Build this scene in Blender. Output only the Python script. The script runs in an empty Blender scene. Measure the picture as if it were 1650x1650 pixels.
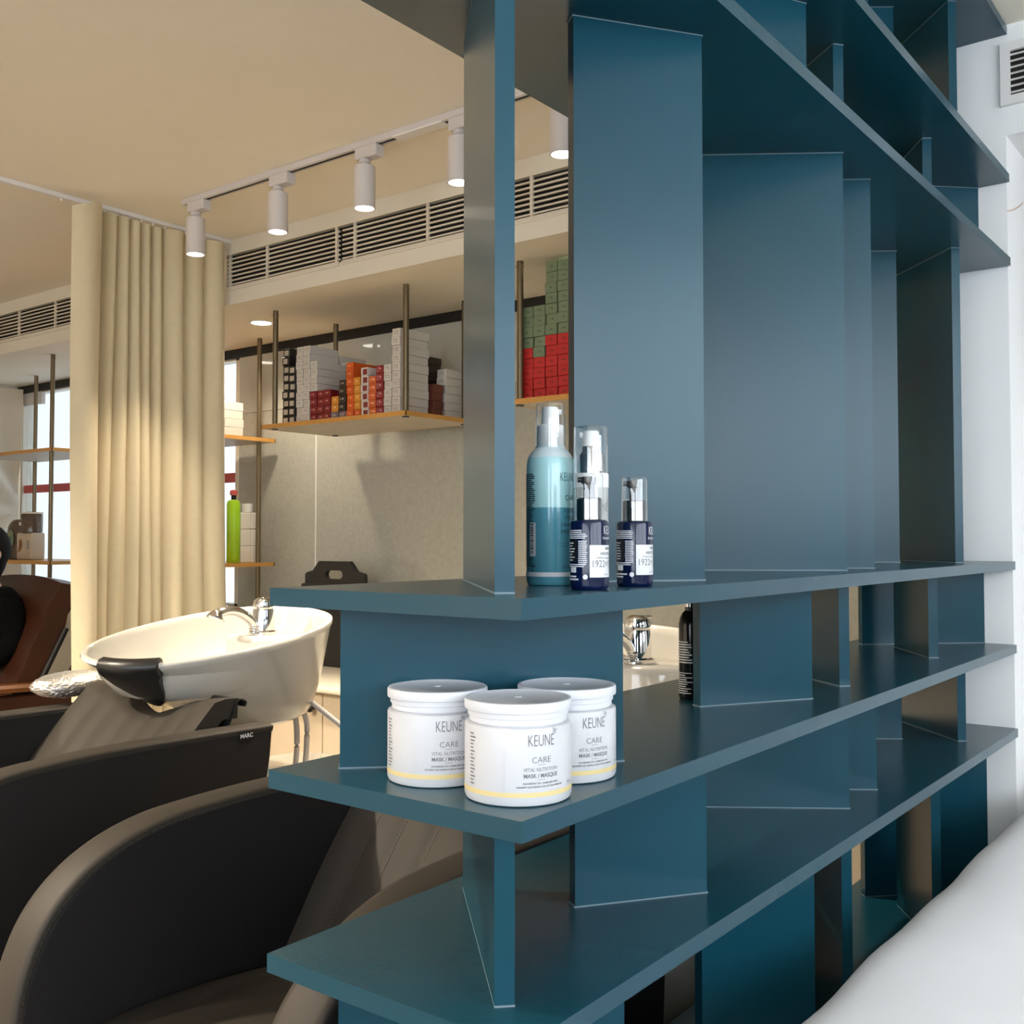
import bpy, bmesh, math, random
from mathutils import Vector, Matrix, noise
random.seed(7)
S = bpy.context.scene
COL = S.collection
PI = math.pi
# ------------------------------------------------------------------ camera
# world: X runs along the bookcase towards the far wall, Y across the salon, Z up
cam_d = bpy.data.cameras.new('camera')
cam = bpy.data.objects.new('camera', cam_d); COL.objects.link(cam)
cam.location = (0, 0, 1.24)
cam.rotation_euler = (math.radians(91.896), 0, math.radians(37.484 - 90))
cam_d.sensor_width = 36; cam_d.lens = 1680.7 / 1650 * 36
cam_d.shift_y = -12.2 / 1650
cam_d.clip_start = 0.02
S.camera = cam
# ------------------------------------------------------------------ world, daylight, exposure
W = bpy.data.worlds.new('overcast_sky'); S.world = W; W.use_nodes = True
bg = W.node_tree.nodes['Background']
bg.inputs[0].default_value = (0.90, 0.95, 1.0, 1); bg.inputs[1].default_value = 8.5
S.view_settings.view_transform = 'Standard'; S.view_settings.look = 'None'
S.view_settings.exposure = 0.0; S.view_settings.gamma = 1.0
S.view_settings.use_curve_mapping = False
S.cycles.use_denoising = True
S.cycles.max_bounces = 10; S.cycles.diffuse_bounces = 5; S.cycles.transmission_bounces = 10
S.cycles.sample_clamp_indirect = 6
S.cycles.caustics_reflective = False; S.cycles.caustics_refractive = False
WARM = (1.0, 0.845, 0.65)
def portal(name, loc, rot, sx, sy):
    l = bpy.data.lights.new(name, 'AREA'); l.shape = 'RECTANGLE'; l.size = sx; l.size_y = sy
    l.cycles.is_portal = True
    o = bpy.data.objects.new(name, l); COL.objects.link(o); o.location = loc; o.rotation_euler = rot
# daylight portals sit in the shop window (wall_right), the rear window and the bay window
portal('daylight_portal', (-.25, -2.2, 1.825), (PI/2, 0, PI), 4.5, 1.15)
portal('daylight_portal', (-3.0, -.35, 1.65), (PI/2, 0, PI/2*3), 3.3, 1.5)
portal('daylight_portal', (3.41, 5.53, 1.55), (PI/2, 0, PI/2), 2.24, 1.35)

# ------------------------------------------------------------------ materials
def mat(name, col, rough=0.5, metal=0.0, spec=0.5, var=0.06, scale=12.0, bump=0.0, bscale=80.0, coat=0.0,
        trans=0.0, ior=1.45, emit=None, estr=0.0, sheen=0.0, alpha=1.0, sss=0.0):
    m = bpy.data.materials.new(name); m.use_nodes = True
    nt = m.node_tree; b = nt.nodes['Principled BSDF']
    tc = nt.nodes.new('ShaderNodeTexCoord')
    nz = nt.nodes.new('ShaderNodeTexNoise'); nz.inputs['Scale'].default_value = scale
    nz.inputs['Detail'].default_value = 4
    nt.links.new(tc.outputs['Object'], nz.inputs['Vector'])
    mx = nt.nodes.new('ShaderNodeMix'); mx.data_type = 'RGBA'
    mx.inputs['A'].default_value = (*[max(0, c*(1-var)) for c in col], 1)
    mx.inputs['B'].default_value = (*[min(1, c*(1+var)) for c in col], 1)
    nt.links.new(nz.outputs['Fac'], mx.inputs['Factor'])
    nt.links.new(mx.outputs['Result'], b.inputs['Base Color'])
    b.inputs['Roughness'].default_value = rough; b.inputs['Metallic'].default_value = metal
    b.inputs['Specular IOR Level'].default_value = spec
    b.inputs['Coat Weight'].default_value = coat; b.inputs['Coat Roughness'].default_value = 0.1
    b.inputs['Transmission Weight'].default_value = trans; b.inputs['IOR'].default_value = ior
    b.inputs['Sheen Weight'].default_value = sheen; b.inputs['Alpha'].default_value = alpha
    if sss: b.inputs['Subsurface Weight'].default_value = sss; b.inputs['Subsurface Scale'].default_value = 0.01
    if emit: b.inputs['Emission Color'].default_value = (*emit, 1); b.inputs['Emission Strength'].default_value = estr
    if bump:
        n2 = nt.nodes.new('ShaderNodeTexNoise'); n2.inputs['Scale'].default_value = bscale; n2.inputs['Detail'].default_value = 3
        nt.links.new(tc.outputs['Object'], n2.inputs['Vector'])
        bp = nt.nodes.new('ShaderNodeBump'); bp.inputs['Strength'].default_value = bump; bp.inputs['Distance'].default_value = 0.004
        nt.links.new(n2.outputs['Fac'], bp.inputs['Height']); nt.links.new(bp.outputs['Normal'], b.inputs['Normal'])
    return m
def wood(name, c1, c2, rough=0.4, axis=(1, 14, 14)):
    m = mat(name, c1, rough); nt = m.node_tree
    tc = [n for n in nt.nodes if n.type == 'TEX_COORD'][0]
    mp = nt.nodes.new('ShaderNodeMapping'); mp.inputs['Scale'].default_value = axis
    nz = nt.nodes.new('ShaderNodeTexNoise'); nz.inputs['Scale'].default_value = 6; nz.inputs['Detail'].default_value = 6; nz.inputs['Distortion'].default_value = 1.2
    cr = nt.nodes.new('ShaderNodeValToRGB'); cr.color_ramp.elements[0].color = (*c1, 1); cr.color_ramp.elements[1].color = (*c2, 1)
    cr.color_ramp.elements[0].position = 0.3; cr.color_ramp.elements[1].position = 0.7
    nt.links.new(tc.outputs['Object'], mp.inputs['Vector']); nt.links.new(mp.outputs['Vector'], nz.inputs['Vector'])
    nt.links.new(nz.outputs['Fac'], cr.inputs['Fac']); nt.links.new(cr.outputs['Color'], nt.nodes['Principled BSDF'].inputs['Base Color'])
    return m
def glass(name, col=(1, 1, 1), rough=0.0, gloss=0.12):
    # thin clear pane or cap: transparent body with Fresnel reflection
    m = bpy.data.materials.new(name); m.use_nodes = True; nt = m.node_tree
    for n in list(nt.nodes): nt.nodes.remove(n)
    out = nt.nodes.new('ShaderNodeOutputMaterial'); t = nt.nodes.new('ShaderNodeBsdfTransparent'); g = nt.nodes.new('ShaderNodeBsdfGlossy')
    lw = nt.nodes.new('ShaderNodeLayerWeight'); lw.inputs['Blend'].default_value = 0.5
    pw = nt.nodes.new('ShaderNodeMath'); pw.operation = 'POWER'; pw.inputs[1].default_value = 3.0
    ad = nt.nodes.new('ShaderNodeMath'); ad.operation = 'MULTIPLY_ADD'; ad.inputs[1].default_value = 0.8; ad.inputs[2].default_value = gloss
    mx = nt.nodes.new('ShaderNodeMixShader')
    t.inputs[0].default_value = (*col, 1); g.inputs[0].default_value = (1, 1, 1, 1); g.inputs['Roughness'].default_value = rough
    nt.links.new(lw.outputs['Facing'], pw.inputs[0]); nt.links.new(pw.outputs[0], ad.inputs[0]); nt.links.new(ad.outputs[0], mx.inputs[0])
    nt.links.new(t.outputs[0], mx.inputs[1]); nt.links.new(g.outputs[0], mx.inputs[2]); nt.links.new(mx.outputs[0], out.inputs[0])
    return m
def carton_mat(name, base, mark, rect, speck=0.0):
    # carton with its printed front (the face looking to -X): a mark inside rect (y0,y1,z0,z1) of the face
    m = mat(name, base, 0.45, var=0.05, scale=30); nt = m.node_tree; b = nt.nodes['Principled BSDF']
    tc = [n for n in nt.nodes if n.type == 'TEX_COORD'][0]
    sp = nt.nodes.new('ShaderNodeSeparateXYZ'); nt.links.new(tc.outputs['Generated'], sp.inputs[0])
    ge = nt.nodes.new('ShaderNodeSeparateXYZ'); nt.links.new(tc.outputs['Normal'], ge.inputs[0])
    def cmp(sock, op, v):
        n = nt.nodes.new('ShaderNodeMath'); n.operation = op; nt.links.new(sock, n.inputs[0]); n.inputs[1].default_value = v; return n.outputs[0]
    def mul(a, c):
        n = nt.nodes.new('ShaderNodeMath'); n.operation = 'MULTIPLY'; nt.links.new(a, n.inputs[0]); nt.links.new(c, n.inputs[1]); return n.outputs[0]
    k = mul(mul(cmp(sp.outputs[1], 'GREATER_THAN', rect[0]), cmp(sp.outputs[1], 'LESS_THAN', rect[1])),
            mul(cmp(sp.outputs[2], 'GREATER_THAN', rect[2]), cmp(sp.outputs[2], 'LESS_THAN', rect[3])))
    k = mul(k, cmp(ge.outputs[0], 'LESS_THAN', -0.5))
    if speck:
        nz = nt.nodes.new('ShaderNodeTexNoise'); nz.inputs['Scale'].default_value = speck; nt.links.new(tc.outputs['Object'], nz.inputs['Vector'])
        k = mul(k, cmp(nz.outputs['Fac'], 'GREATER_THAN', 0.47))
    mx = nt.nodes.new('ShaderNodeMix'); mx.data_type = 'RGBA'
    old = b.inputs['Base Color'].links[0].from_socket
    nt.links.new(old, mx.inputs['A']); mx.inputs['B'].default_value = (*mark, 1); nt.links.new(k, mx.inputs['Factor'])
    nt.links.new(mx.outputs['Result'], b.inputs['Base Color'])
    return m
M = dict(
    teal=mat('teal_satin_lacquer', (0.0055, 0.056, 0.086), 0.25, spec=0.42, var=0.05, scale=3, bump=0.02, bscale=400),
    caulk=mat('pale_caulk', (0.19, 0.26, 0.30), 0.5),
    ceil=mat('cream_ceiling_paint', (0.88, 0.82, 0.70), 0.9, var=0.02),
    wallw=mat('white_wall_paint', (0.90, 0.90, 0.895), 0.85, var=0.015),
    cream=mat('cream_wall_paint', (0.76, 0.71, 0.60), 0.85, var=0.02),
    floor=mat('dark_wood_tone_floor', (0.15, 0.125, 0.10), 0.35, var=0.12, scale=3),
    gpan=mat('grey_textured_glass_panel', (0.40, 0.40, 0.35), 0.16, spec=0.6, var=0.16, scale=55, bump=0.10, bscale=60),
    gpan2=mat('smooth_grey_glass_panel', (0.47, 0.47, 0.42), 0.05, spec=0.8, var=0.02, scale=5),
    black=mat('black_paint', (0.006, 0.006, 0.006), 0.5),
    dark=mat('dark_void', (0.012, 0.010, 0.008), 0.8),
    whitem=mat('white_powder_coat', (0.80, 0.78, 0.76), 0.4, var=0.02),
    greym=mat('light_grey_powder_coat', (0.62, 0.58, 0.56), 0.45, var=0.02),
    bronze=mat('bronze_metal_tube', (0.17, 0.13, 0.075), 0.36, metal=0.7, var=0.1),
    woodedge=wood('amber_wood_edge', (0.52, 0.25, 0.055), (0.60, 0.32, 0.09), 0.4),
    ply=wood('pale_plywood', (0.42, 0.36, 0.28), (0.50, 0.44, 0.36), 0.5, (14, 1, 14)),
    curtain=mat('cream_curtain_fabric', (0.66, 0.57, 0.38), 0.95, var=0.05, scale=40, bump=0.05, bscale=300, sheen=0.2),
    ceram=mat('cream_white_ceramic', (0.60, 0.575, 0.515), 0.10, var=0.01, coat=0.5),
    chrome=mat('chrome', (0.85, 0.85, 0.85), 0.06, metal=1.0, var=0.01),
    rubber=mat('black_rubber', (0.012, 0.012, 0.012), 0.35, var=0.1),
    taupe=mat('taupe_leather', (0.036, 0.0305, 0.0245), 0.6, spec=0.3, var=0.08, scale=30, bump=0.06, bscale=350),
    char=mat('charcoal_shaded_leather', (0.013, 0.0115, 0.011), 0.6, spec=0.3, var=0.1, scale=30, bump=0.05, bscale=350),  # the chair leather darkened: shade of the armrest sides put into the colour
    thread=mat('grey_thread', (0.085, 0.075, 0.062), 0.8),
    sofa=mat('white_leatherette', (0.93, 0.93, 0.95), 0.55, var=0.02, bump=0.04, bscale=40),
    bleather=mat('brown_leather', (0.040, 0.012, 0.0045), 0.42, var=0.35, scale=6, bump=0.1, bscale=25),
    armwood=wood('brown_wood', (0.16, 0.055, 0.015), (0.24, 0.085, 0.022), 0.35),
    jar=mat('white_jar_plastic', (0.62, 0.625, 0.65), 0.32, var=0.008),
    lid=mat('frosted_white_lid', (0.69, 0.705, 0.75), 0.38, var=0.008),
    yellow=mat('pale_yellow_band', (0.72, 0.58, 0.28), 0.4, var=0.02),
    print=mat('grey_print', (0.16, 0.16, 0.17), 0.5), printl=mat('pale_grey_print', (0.62, 0.62, 0.64), 0.5),
    printd=mat('dark_teal_print', (0.015, 0.05, 0.07), 0.5), printw=mat('white_print', (0.75, 0.77, 0.82), 0.5),
    clear=glass('clear_plastic', (0.97, 0.98, 0.98), 0.02, 0.10),
    aqua=mat('aqua_liquid', (0.46, 0.78, 0.82), 0.14, var=0.02, coat=0.4),
    tealliq=mat('teal_liquid', (0.10, 0.33, 0.43), 0.14, var=0.02, coat=0.4),
    frost=mat('frosted_bottle_neck', (0.66, 0.78, 0.82), 0.3, var=0.02),
    wplast=mat('white_plastic', (0.84, 0.85, 0.86), 0.25, var=0.01),
    silver=mat('brushed_silver', (0.50, 0.50, 0.52), 0.14, metal=1.0, var=0.02),
    dchrome=mat('dark_chrome', (0.13, 0.13, 0.135), 0.08, metal=1.0, var=0.02),
    clearb=mat('clear_serum_bottle', (0.55, 0.56, 0.55), 0.12, var=0.02, coat=0.4),
    navy=mat('navy_glossy_plastic', (0.003, 0.008, 0.040), 0.10, var=0.05),
    blackg=mat('black_glossy_plastic', (0.008, 0.008, 0.009), 0.15),
    label=mat('white_paper_label', (0.72, 0.73, 0.75), 0.5, var=0.01),
    red=mat('red_stripe', (0.50, 0.09, 0.09), 0.5), lime=mat('lime_green_plastic', (0.33, 0.60, 0.02), 0.3),
    beige=mat('beige_carton', (0.50, 0.43, 0.34), 0.6), wbox=mat('white_carton', (0.74, 0.71, 0.64), 0.5),
    cab=mat('pale_beige_laminate', (0.66, 0.56, 0.42), 0.45, var=0.03), ctop=mat('cream_countertop', (0.80, 0.74, 0.62), 0.15, var=0.02),
    bag=mat('black_bag_fabric', (0.012, 0.011, 0.011), 0.6, bump=0.15, bscale=30), foil=mat('silver_sequin_fabric', (0.66, 0.64, 0.62), 0.28, metal=0.85, var=0.5, scale=140, bump=1.0, bscale=160),
    drape=mat('cream_draped_fabric', (0.62, 0.55, 0.44), 0.85, sheen=0.2), glassw=glass('window_glass', (0.96, 0.98, 1.0), 0.01, 0.04),
    frostw=glass('frosted_window_film', (0.40, 0.42, 0.43), 0.01, 0.05),
    lens=mat('lamp_lens', (1, 1, 1), 0.3, emit=(1.0, 0.93, 0.80), estr=9.0),
    skin=mat('skin', (0.50, 0.30, 0.21), 0.5, sss=0.1), cloth=mat('black_cloth', (0.003, 0.003, 0.003), 0.95, spec=0.1), hair=mat('black_hair', (0.005, 0.004, 0.004), 0.75, spec=0.2, bump=0.3, bscale=200),
    frame=wood('dark_brown_frame', (0.10, 0.045, 0.022), (0.15, 0.07, 0.035), 0.4), art=mat('dull_mirror', (0.5, 0.5, 0.48), 0.1, metal=0.6),
    wire=mat('orange_white_wire', (0.70, 0.52, 0.42), 0.5), slat=mat('ivory_slat_metal', (0.72, 0.66, 0.56), 0.4, var=0.02),
    grnjar=mat('dark_glass_jar', (0.10, 0.07, 0.05), 0.15, var=0.5, scale=60),
)
# ------------------------------------------------------------------ mesh helpers
def box(bm, x0, x1, y0, y1, z0, z1, bev=0.0, seg=1):
    r = bmesh.ops.create_cube(bm, size=1.0)
    vs = r['verts']
    for v in vs:
        v.co = Vector((x0 + (v.co.x+.5)*(x1-x0), y0 + (v.co.y+.5)*(y1-y0), z0 + (v.co.z+.5)*(z1-z0)))
    if bev:
        es = {e for v in vs for e in v.link_edges}
        bmesh.ops.bevel(bm, geom=list(es), offset=bev, segments=seg, affect='EDGES', profile=0.5)
    return vs
def prism(bm, poly, a0, a1, axis='z', bev=0.0, seg=1):
    # poly: 2D outline; axis z -> (x,y), y -> (x,z), x -> (y,z); extruded from a0 to a1
    def P(p, a):
        return Vector((p[0], p[1], a)) if axis == 'z' else Vector((p[0], a, p[1])) if axis == 'y' else Vector((a, p[0], p[1]))
    A = [bm.verts.new(P(p, a0)) for p in poly]; B = [bm.verts.new(P(p, a1)) for p in poly]
    fs = [bm.faces.new(A), bm.faces.new(B[::-1])]
    n = len(poly)
    for i in range(n): fs.append(bm.faces.new((A[i], B[i], B[(i+1) % n], A[(i+1) % n])))
    bmesh.ops.recalc_face_normals(bm, faces=fs)
    if bev:
        es = [e for f in fs[:2] for e in f.edges]
        bmesh.ops.bevel(bm, geom=list(set(es)), offset=bev, segments=seg, affect='EDGES', profile=0.5)
def lathe(bm, prof, c=(0, 0, 0), n=40):
    rings = []
    for r, z in prof:
        if r < 1e-6: rings.append([bm.verts.new((c[0], c[1], c[2]+z))])
        else: rings.append([bm.verts.new((c[0]+r*math.cos(2*PI*i/n), c[1]+r*math.sin(2*PI*i/n), c[2]+z)) for i in range(n)])
    for a, b in zip(rings, rings[1:]):
        for i in range(n):
            j = (i+1) % n
            if len(a) == 1 and len(b) == 1: continue
            if len(a) == 1: bm.faces.new((a[0], b[j], b[i]))
            elif len(b) == 1: bm.faces.new((a[i], a[j], b[0]))
            else: bm.faces.new((a[i], a[j], b[j], b[i]))
def loft(bm, rings, cap0=True, cap1=True, closed=True):
    R = [[bm.verts.new(p) for p in r] for r in rings]
    for a, b in zip(R, R[1:]):
        n = len(a)
        for i in range(n if closed else n-1):
            j = (i+1) % n; bm.faces.new((a[i], a[j], b[j], b[i]))
    if cap0: bm.faces.new(R[0][::-1])
    if cap1: bm.faces.new(R[-1])
    bmesh.ops.recalc_face_normals(bm, faces=bm.faces[:])
def tube(bm, pts, r, n=10, cap=True):
    pts = [Vector(p) for p in pts]; rings = []
    up = Vector((0, 0, 1))
    for i, p in enumerate(pts):
        d = (pts[min(i+1, len(pts)-1)] - pts[max(i-1, 0)]).normalized()
        a = d.cross(up)
        if a.length < 1e-3: a = d.cross(Vector((1, 0, 0)))
        a.normalize(); b = d.cross(a).normalized()
        rr = r[i] if isinstance(r, (list, tuple)) else r
        rings.append([p + a*rr*math.cos(2*PI*k/n) + b*rr*math.sin(2*PI*k/n) for k in range(n)])
    loft(bm, rings, cap, cap)
def smooth_path(pts, k=6):
    P = [Vector(p) for p in pts]; out = []
    for i in range(len(P)-1):
        p0, p1, p2, p3 = P[max(i-1, 0)], P[i], P[i+1], P[min(i+2, len(P)-1)]
        for j in range(k):
            t = j/k
            out.append(0.5*((2*p1) + (p2-p0)*t + (2*p0-5*p1+4*p2-p3)*t*t + (3*p1-p0-3*p2+p3)*t**3))
    out.append(P[-1]); return out
def rootloc(o):
    v = Vector((0, 0, 0))
    while o is not None: v += o.location; o = o.parent
    return v
def obj(name, bm, m, parent=None, smooth=None, label=None):
    me = bpy.data.meshes.new(name)
    if parent is not None: bmesh.ops.translate(bm, verts=bm.verts[:], vec=-rootloc(parent))
    bm.to_mesh(me); bm.free()
    for x in (m if isinstance(m, (list, tuple)) else [m]): me.materials.append(x)
    if smooth is not None:
        for p in me.polygons: p.use_smooth = True
        me.set_sharp_from_angle(angle=math.radians(smooth))
    o = bpy.data.objects.new(name, me); COL.objects.link(o); o.parent = parent
    if label: o['label'] = label
    if name in ('lettering', 'small_print', 'label_lettering', 'barcode_bars', 'tag_lettering', 'print_lines'): o['kind'] = 'stuff'
    return o
def tag(o, label, cat, group=None):
    o['label'] = label; o['category'] = cat
    if group: o['group'] = group
    return o
def thing(name, label, cat, loc=(0, 0, 0), group=None):
    o = bpy.data.objects.new(name, None); COL.objects.link(o); o.location = loc; o.empty_display_size = 0.05
    return tag(o, label, cat, group)
def struct(name, bm, m, parent=None, smooth=None):
    o = obj(name, bm, m, parent, smooth)
    if parent is None: o['kind'] = 'structure'
    return o
def BM(): return bmesh.new()
def bx(name, m, parent, *a, bev=0.0, seg=1, smooth=None, label=None):
    b = BM(); box(b, *a, bev=bev, seg=seg); return obj(name, b, m, parent, smooth, label)
def copy_tree(o, parent=None):
    c = o.copy(); COL.objects.link(c); c.parent = parent
    for ch in list(o.children): copy_tree(ch, c)
    return c
def text_data(body, size, offset=0.0, spacing=1.0):
    cu = bpy.data.curves.new('t', 'FONT'); cu.body = body; cu.size = size; cu.align_x = 'CENTER'; cu.align_y = 'CENTER'
    cu.offset = offset; cu.space_character = spacing; cu.resolution_u = 3
    t = bpy.data.objects.new('t', cu); COL.objects.link(t)
    bpy.context.view_layer.update()
    me = bpy.data.meshes.new_from_object(t.evaluated_get(bpy.context.evaluated_depsgraph_get()))
    V = [v.co.copy() for v in me.vertices]; F = [list(p.vertices) for p in me.polygons]
    bpy.data.objects.remove(t); bpy.data.curves.remove(cu); bpy.data.meshes.remove(me)
    return V, F
def wrap(bm, V, F, c, r, az, z, dx=0.0):
    vs = []
    for v in V:
        a = az + (v.x+dx)/r
        vs.append(bm.verts.new((c[0]+r*math.cos(a), c[1]+r*math.sin(a), c[2]+z+v.y)))
    for f in F:
        try: bm.faces.new([vs[i] for i in f])
        except ValueError: pass
def wrap_text(bm, body, size, c, r, az, z, width=None, offset=0.0, dx=0.0, align='C'):
    V, F = text_data(body, size, offset)
    if not V: return
    x0 = min(v.x for v in V); x1 = max(v.x for v in V)
    k = width/(x1-x0) if width else 1.0
    for v in V:
        v.x *= k
        if align == 'L': v.x += -x0*k
    wrap(bm, V, F, c, r, az, z, dx)
def wrap_rect(bm, c, r, a0, a1, z0, z1, n=14):
    A = [bm.verts.new((c[0]+r*math.cos(a0+(a1-a0)*i/n), c[1]+r*math.sin(a0+(a1-a0)*i/n), c[2]+z0)) for i in range(n+1)]
    B = [bm.verts.new((c[0]+r*math.cos(a0+(a1-a0)*i/n), c[1]+r*math.sin(a0+(a1-a0)*i/n), c[2]+z1)) for i in range(n+1)]
    for i in range(n): bm.faces.new((A[i], A[i+1], B[i+1], B[i]))
ORD = ['bottom', 'second', 'third', 'fourth', 'fifth', 'sixth', 'seventh', 'eighth', 'ninth', 'tenth', 'eleventh', 'twelfth', 'thirteenth', 'fourteenth']

# ------------------------------------------------------------------ the setting
UW, UB, ZC, ZS = 2.737, 3.42, 2.5, 2.225       # soffit plane, back wall, ceiling, soffit underside
VL, VR, UR = 6.66, -2.2, -3.0                  # left wall, shop window wall, rear wall
b = BM(); box(b, UR-.1, UB+.1, VR-.1, VL+.1, -.1, 0); struct('floor', b, M['floor'])
b = BM(); box(b, UR-.1, UB+.1, VR-.1, VL+.1, ZC, ZC+.1); struct('ceiling', b, M['ceil'])
# back wall with an opening for the bay window (y 4.41..6.62, z 0.87..2.21)
WY0, WY1, WZ0, WZ1 = 4.41, 6.64, 0.88, 2.195
b = BM()
box(b, UB, UB+.1, .5, WY0, 0, ZC); box(b, UB, UB+.1, WY0, VL, 0, WZ0); box(b, UB, UB+.1, WY0, VL, WZ1, ZC)
wall_back = struct('wall_back', b, M['cream'])
b = BM(); box(b, UR-.1, UB+.1, VL, VL+.1, 0, ZC); struct('wall_left', b, M['cream'])
# shop-front wall on the right and the rear wall: low sill, header and piers around big windows
b = BM(); box(b, UR, UB, VR-.1, VR, 0, 1.25); box(b, UR, UB, VR-.1, VR, 2.4, ZC); box(b, UR, -2.5, VR-.1, VR, 1.25, 2.4); box(b, 2.0, UB, VR-.1, VR, 1.25, 2.4)
struct('wall_right', b, M['wallw'])
b = BM(); box(b, UR-.1, UR, VR, VL, 0, .9); box(b, UR-.1, UR, VR, VL, 2.4, ZC); box(b, UR-.1, UR, VR, -2.0, .9, 2.4); box(b, UR-.1, UR, 1.3, VL, .9, 2.4)
struct('wall_rear', b, M['wallw'])
def window(name, axis, at, a0, a1, z0, z1, mull, m, gl='glassw'):
    b = BM(); t = .025
    def bb(p0, p1, q0, q1, d0=-.03, d1=.03):
        if axis == 'x': box(b, at+d0, at+d1, p0, p1, q0, q1)
        else: box(b, p0, p1, at+d0, at+d1, q0, q1)
    bb(a0, a1, z0, z0+t); bb(a0, a1, z1-t, z1); bb(a0, a0+t, z0, z1); bb(a1-t, a1, z0, z1)
    for q in mull: bb(q-t, q+t, z0, z1)
    w = struct(name, b, m)
    ed = [a0] + list(mull) + [a1]
    for p, q in zip(ed, ed[1:]):
        b = BM()
        if axis == 'x': box(b, at-.004, at+.004, p, q, z0, z1)
        else: box(b, p, q, at-.004, at+.004, z0, z1)
        obj('pane', b, M[gl], w)
    return w
window('window_1', 'y', VR-.05, -2.5, 2.0, 1.25, 2.4, (-1.0, .5), M['black'])
window('window_2', 'x', UR-.05, -2.0, 1.3, .9, 2.4, (-1.45, -.9, -.35, .2, .75), M['black'])  # out of view; extra mullions added to break its reflections into streaks
w3 = window('window_3', 'x', UB+.03, WY0, WY1, WZ0, WZ1, (5.55,), M['slat'], 'frostw')
bx('stripe', M['red'], w3, UB+.012, UB+.022, WY0+.02, WY1-.02, 1.535, 1.585, label='faded red stripe across the frosted pane')
bx('blind_cassette', M['greym'], w3, UB-.005, UB+.02, 6.38, 6.62, 2.10, 2.185)
# pier at the end of the bookcase, bulkhead and recess to its right
b = BM(); box(b, UW, UB, .575, .93, 0, ZC); struct('wall_pier', b, M['wallw'])
b = BM(); box(b, UW, UB, VR, .575, 2.227, ZC); struct('wall_bulkhead', b, M['wallw'])
b = BM(); box(b, 3.05, UB, VR, .575, 0, 2.227); struct('wall_recess', b, M['wallw'])
# soffit over the basins: faces above and below the air slots, recess ceiling behind
GZ0, GZ1 = 2.307, 2.433
b = BM()
box(b, UW, UB, .93, VL, ZS, GZ0-.012); box(b, UW, UB, .93, VL, GZ1+.004, ZC)
for y0, y1 in ((.93, 1.35), (3.62, 4.1), (6.3, VL)): box(b, UW, UW+.05, y0, y1, GZ0-.012, GZ1+.004)
struct('ceiling_soffit', b, M['cream'])
bx('slot_shade_sheet', M['dark'], None, UW+.022, UW+.04, 1.35, 6.3, GZ0-.012, GZ1+.004)['kind'] = 'structure'  # dark sheet behind the slats, stands in for the shade inside the slots
bx('trim_2', M['black'], None, UB-.016, UB, .93, VL, 2.178, ZS)['kind'] = 'structure'
# glass cladding of the back wall, panel by panel
for y0, y1 in ((.94, 1.60), (1.604, 2.70), (2.704, 3.80), (3.806, WY0-.02)):
    bx('glass_panel', M['gpan'], wall_back, UB-.012, UB, y0, y1, .66, 1.885)
    bx('glass_panel', M['gpan2'], wall_back, UB-.012, UB, y0, y1, 1.887, 2.178)
bx('panel_seam', M['whitem'], wall_back, UB-.0135, UB-.012, 3.799, 3.807, .66, 1.885)

# ------------------------------------------------------------------ bookcase
BX0, BX1, BY0, BY1 = 0.756, 2.735, 0.569, 0.918
TOPS = [0.386, 0.786, 0.986, 1.186, 1.924, 2.130, 2.496]
book = thing('bookcase', 'tall teal open bookcase with angled upright panels dividing the salon', 'bookcase', (BX0, BY0, 0))
for i, zt in enumerate([.03] + TOPS):
    z0 = zt-.02 if zt > .05 else 0
    bx('shelf_board', M['teal'], book, BX0, BX1, BY0, BY1, z0, zt, )
# footprints of the fins: (front end, back end) of the visible face, thickness to the hidden side
FA = [((.8045, .6385), (1.05, .886), 1), ((1.2265, .6255), (1.079, .7295), 1), ((1.751, .627), (1.578, .875), 1),
      ((1.912, .634), (1.742, .878), 1), ((2.430, .748), (2.335, .878), 1), ((2.479, .640), (2.722, .882), 1)]
FB = [((1.029, .629), (.806, .858), 1), ((1.612, .635), (1.432, .739), 1), ((1.7755, .651), (1.955, .878), 1),
      ((2.317, .655), (2.50, .785), 1), ((2.733, .640), (2.512, .864), 1)]
def fin(a, c, side, z0, z1):
    A = Vector(a); C = Vector(c); d = (C-A).normalized(); n = Vector((d.y, -d.x))
    # side +1: the plate lies to the right of front->back, -1: to its left (behind the face seen from the shop)
    k = .020*side
    pl = [A, C, C+n*k, A+n*k]
    b = BM(); prism(b, [tuple(p) for p in pl], z0, z1, 'z', bev=.0007)
    p = obj('upright_panel', b, M['teal'], book)
    e = .0011
    cen = sum(pl, Vector((0, 0)))/4
    big = [q + ((q-cen).normalized()*e*1.4) for q in pl]
    for c0, c1 in ((z0, z0+.0016), (z1-.0012, z1)):
        b = BM(); prism(b, [tuple(q) for q in big], c0, c1, 'z'); obj('caulk_bead', b, M['caulk'], p, label='pale line of caulk at the panel end')
seq = [.03] + TOPS
for i in range(len(seq)-1):
    lo, hi = seq[i], seq[i+1]-.02
    # the fan pattern alternates from level to level
    use = FA if seq[i] in (1.186, .786, 2.130, .03) else FB
    for a, c, s in use: fin(a, c, s, lo, hi)

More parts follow.
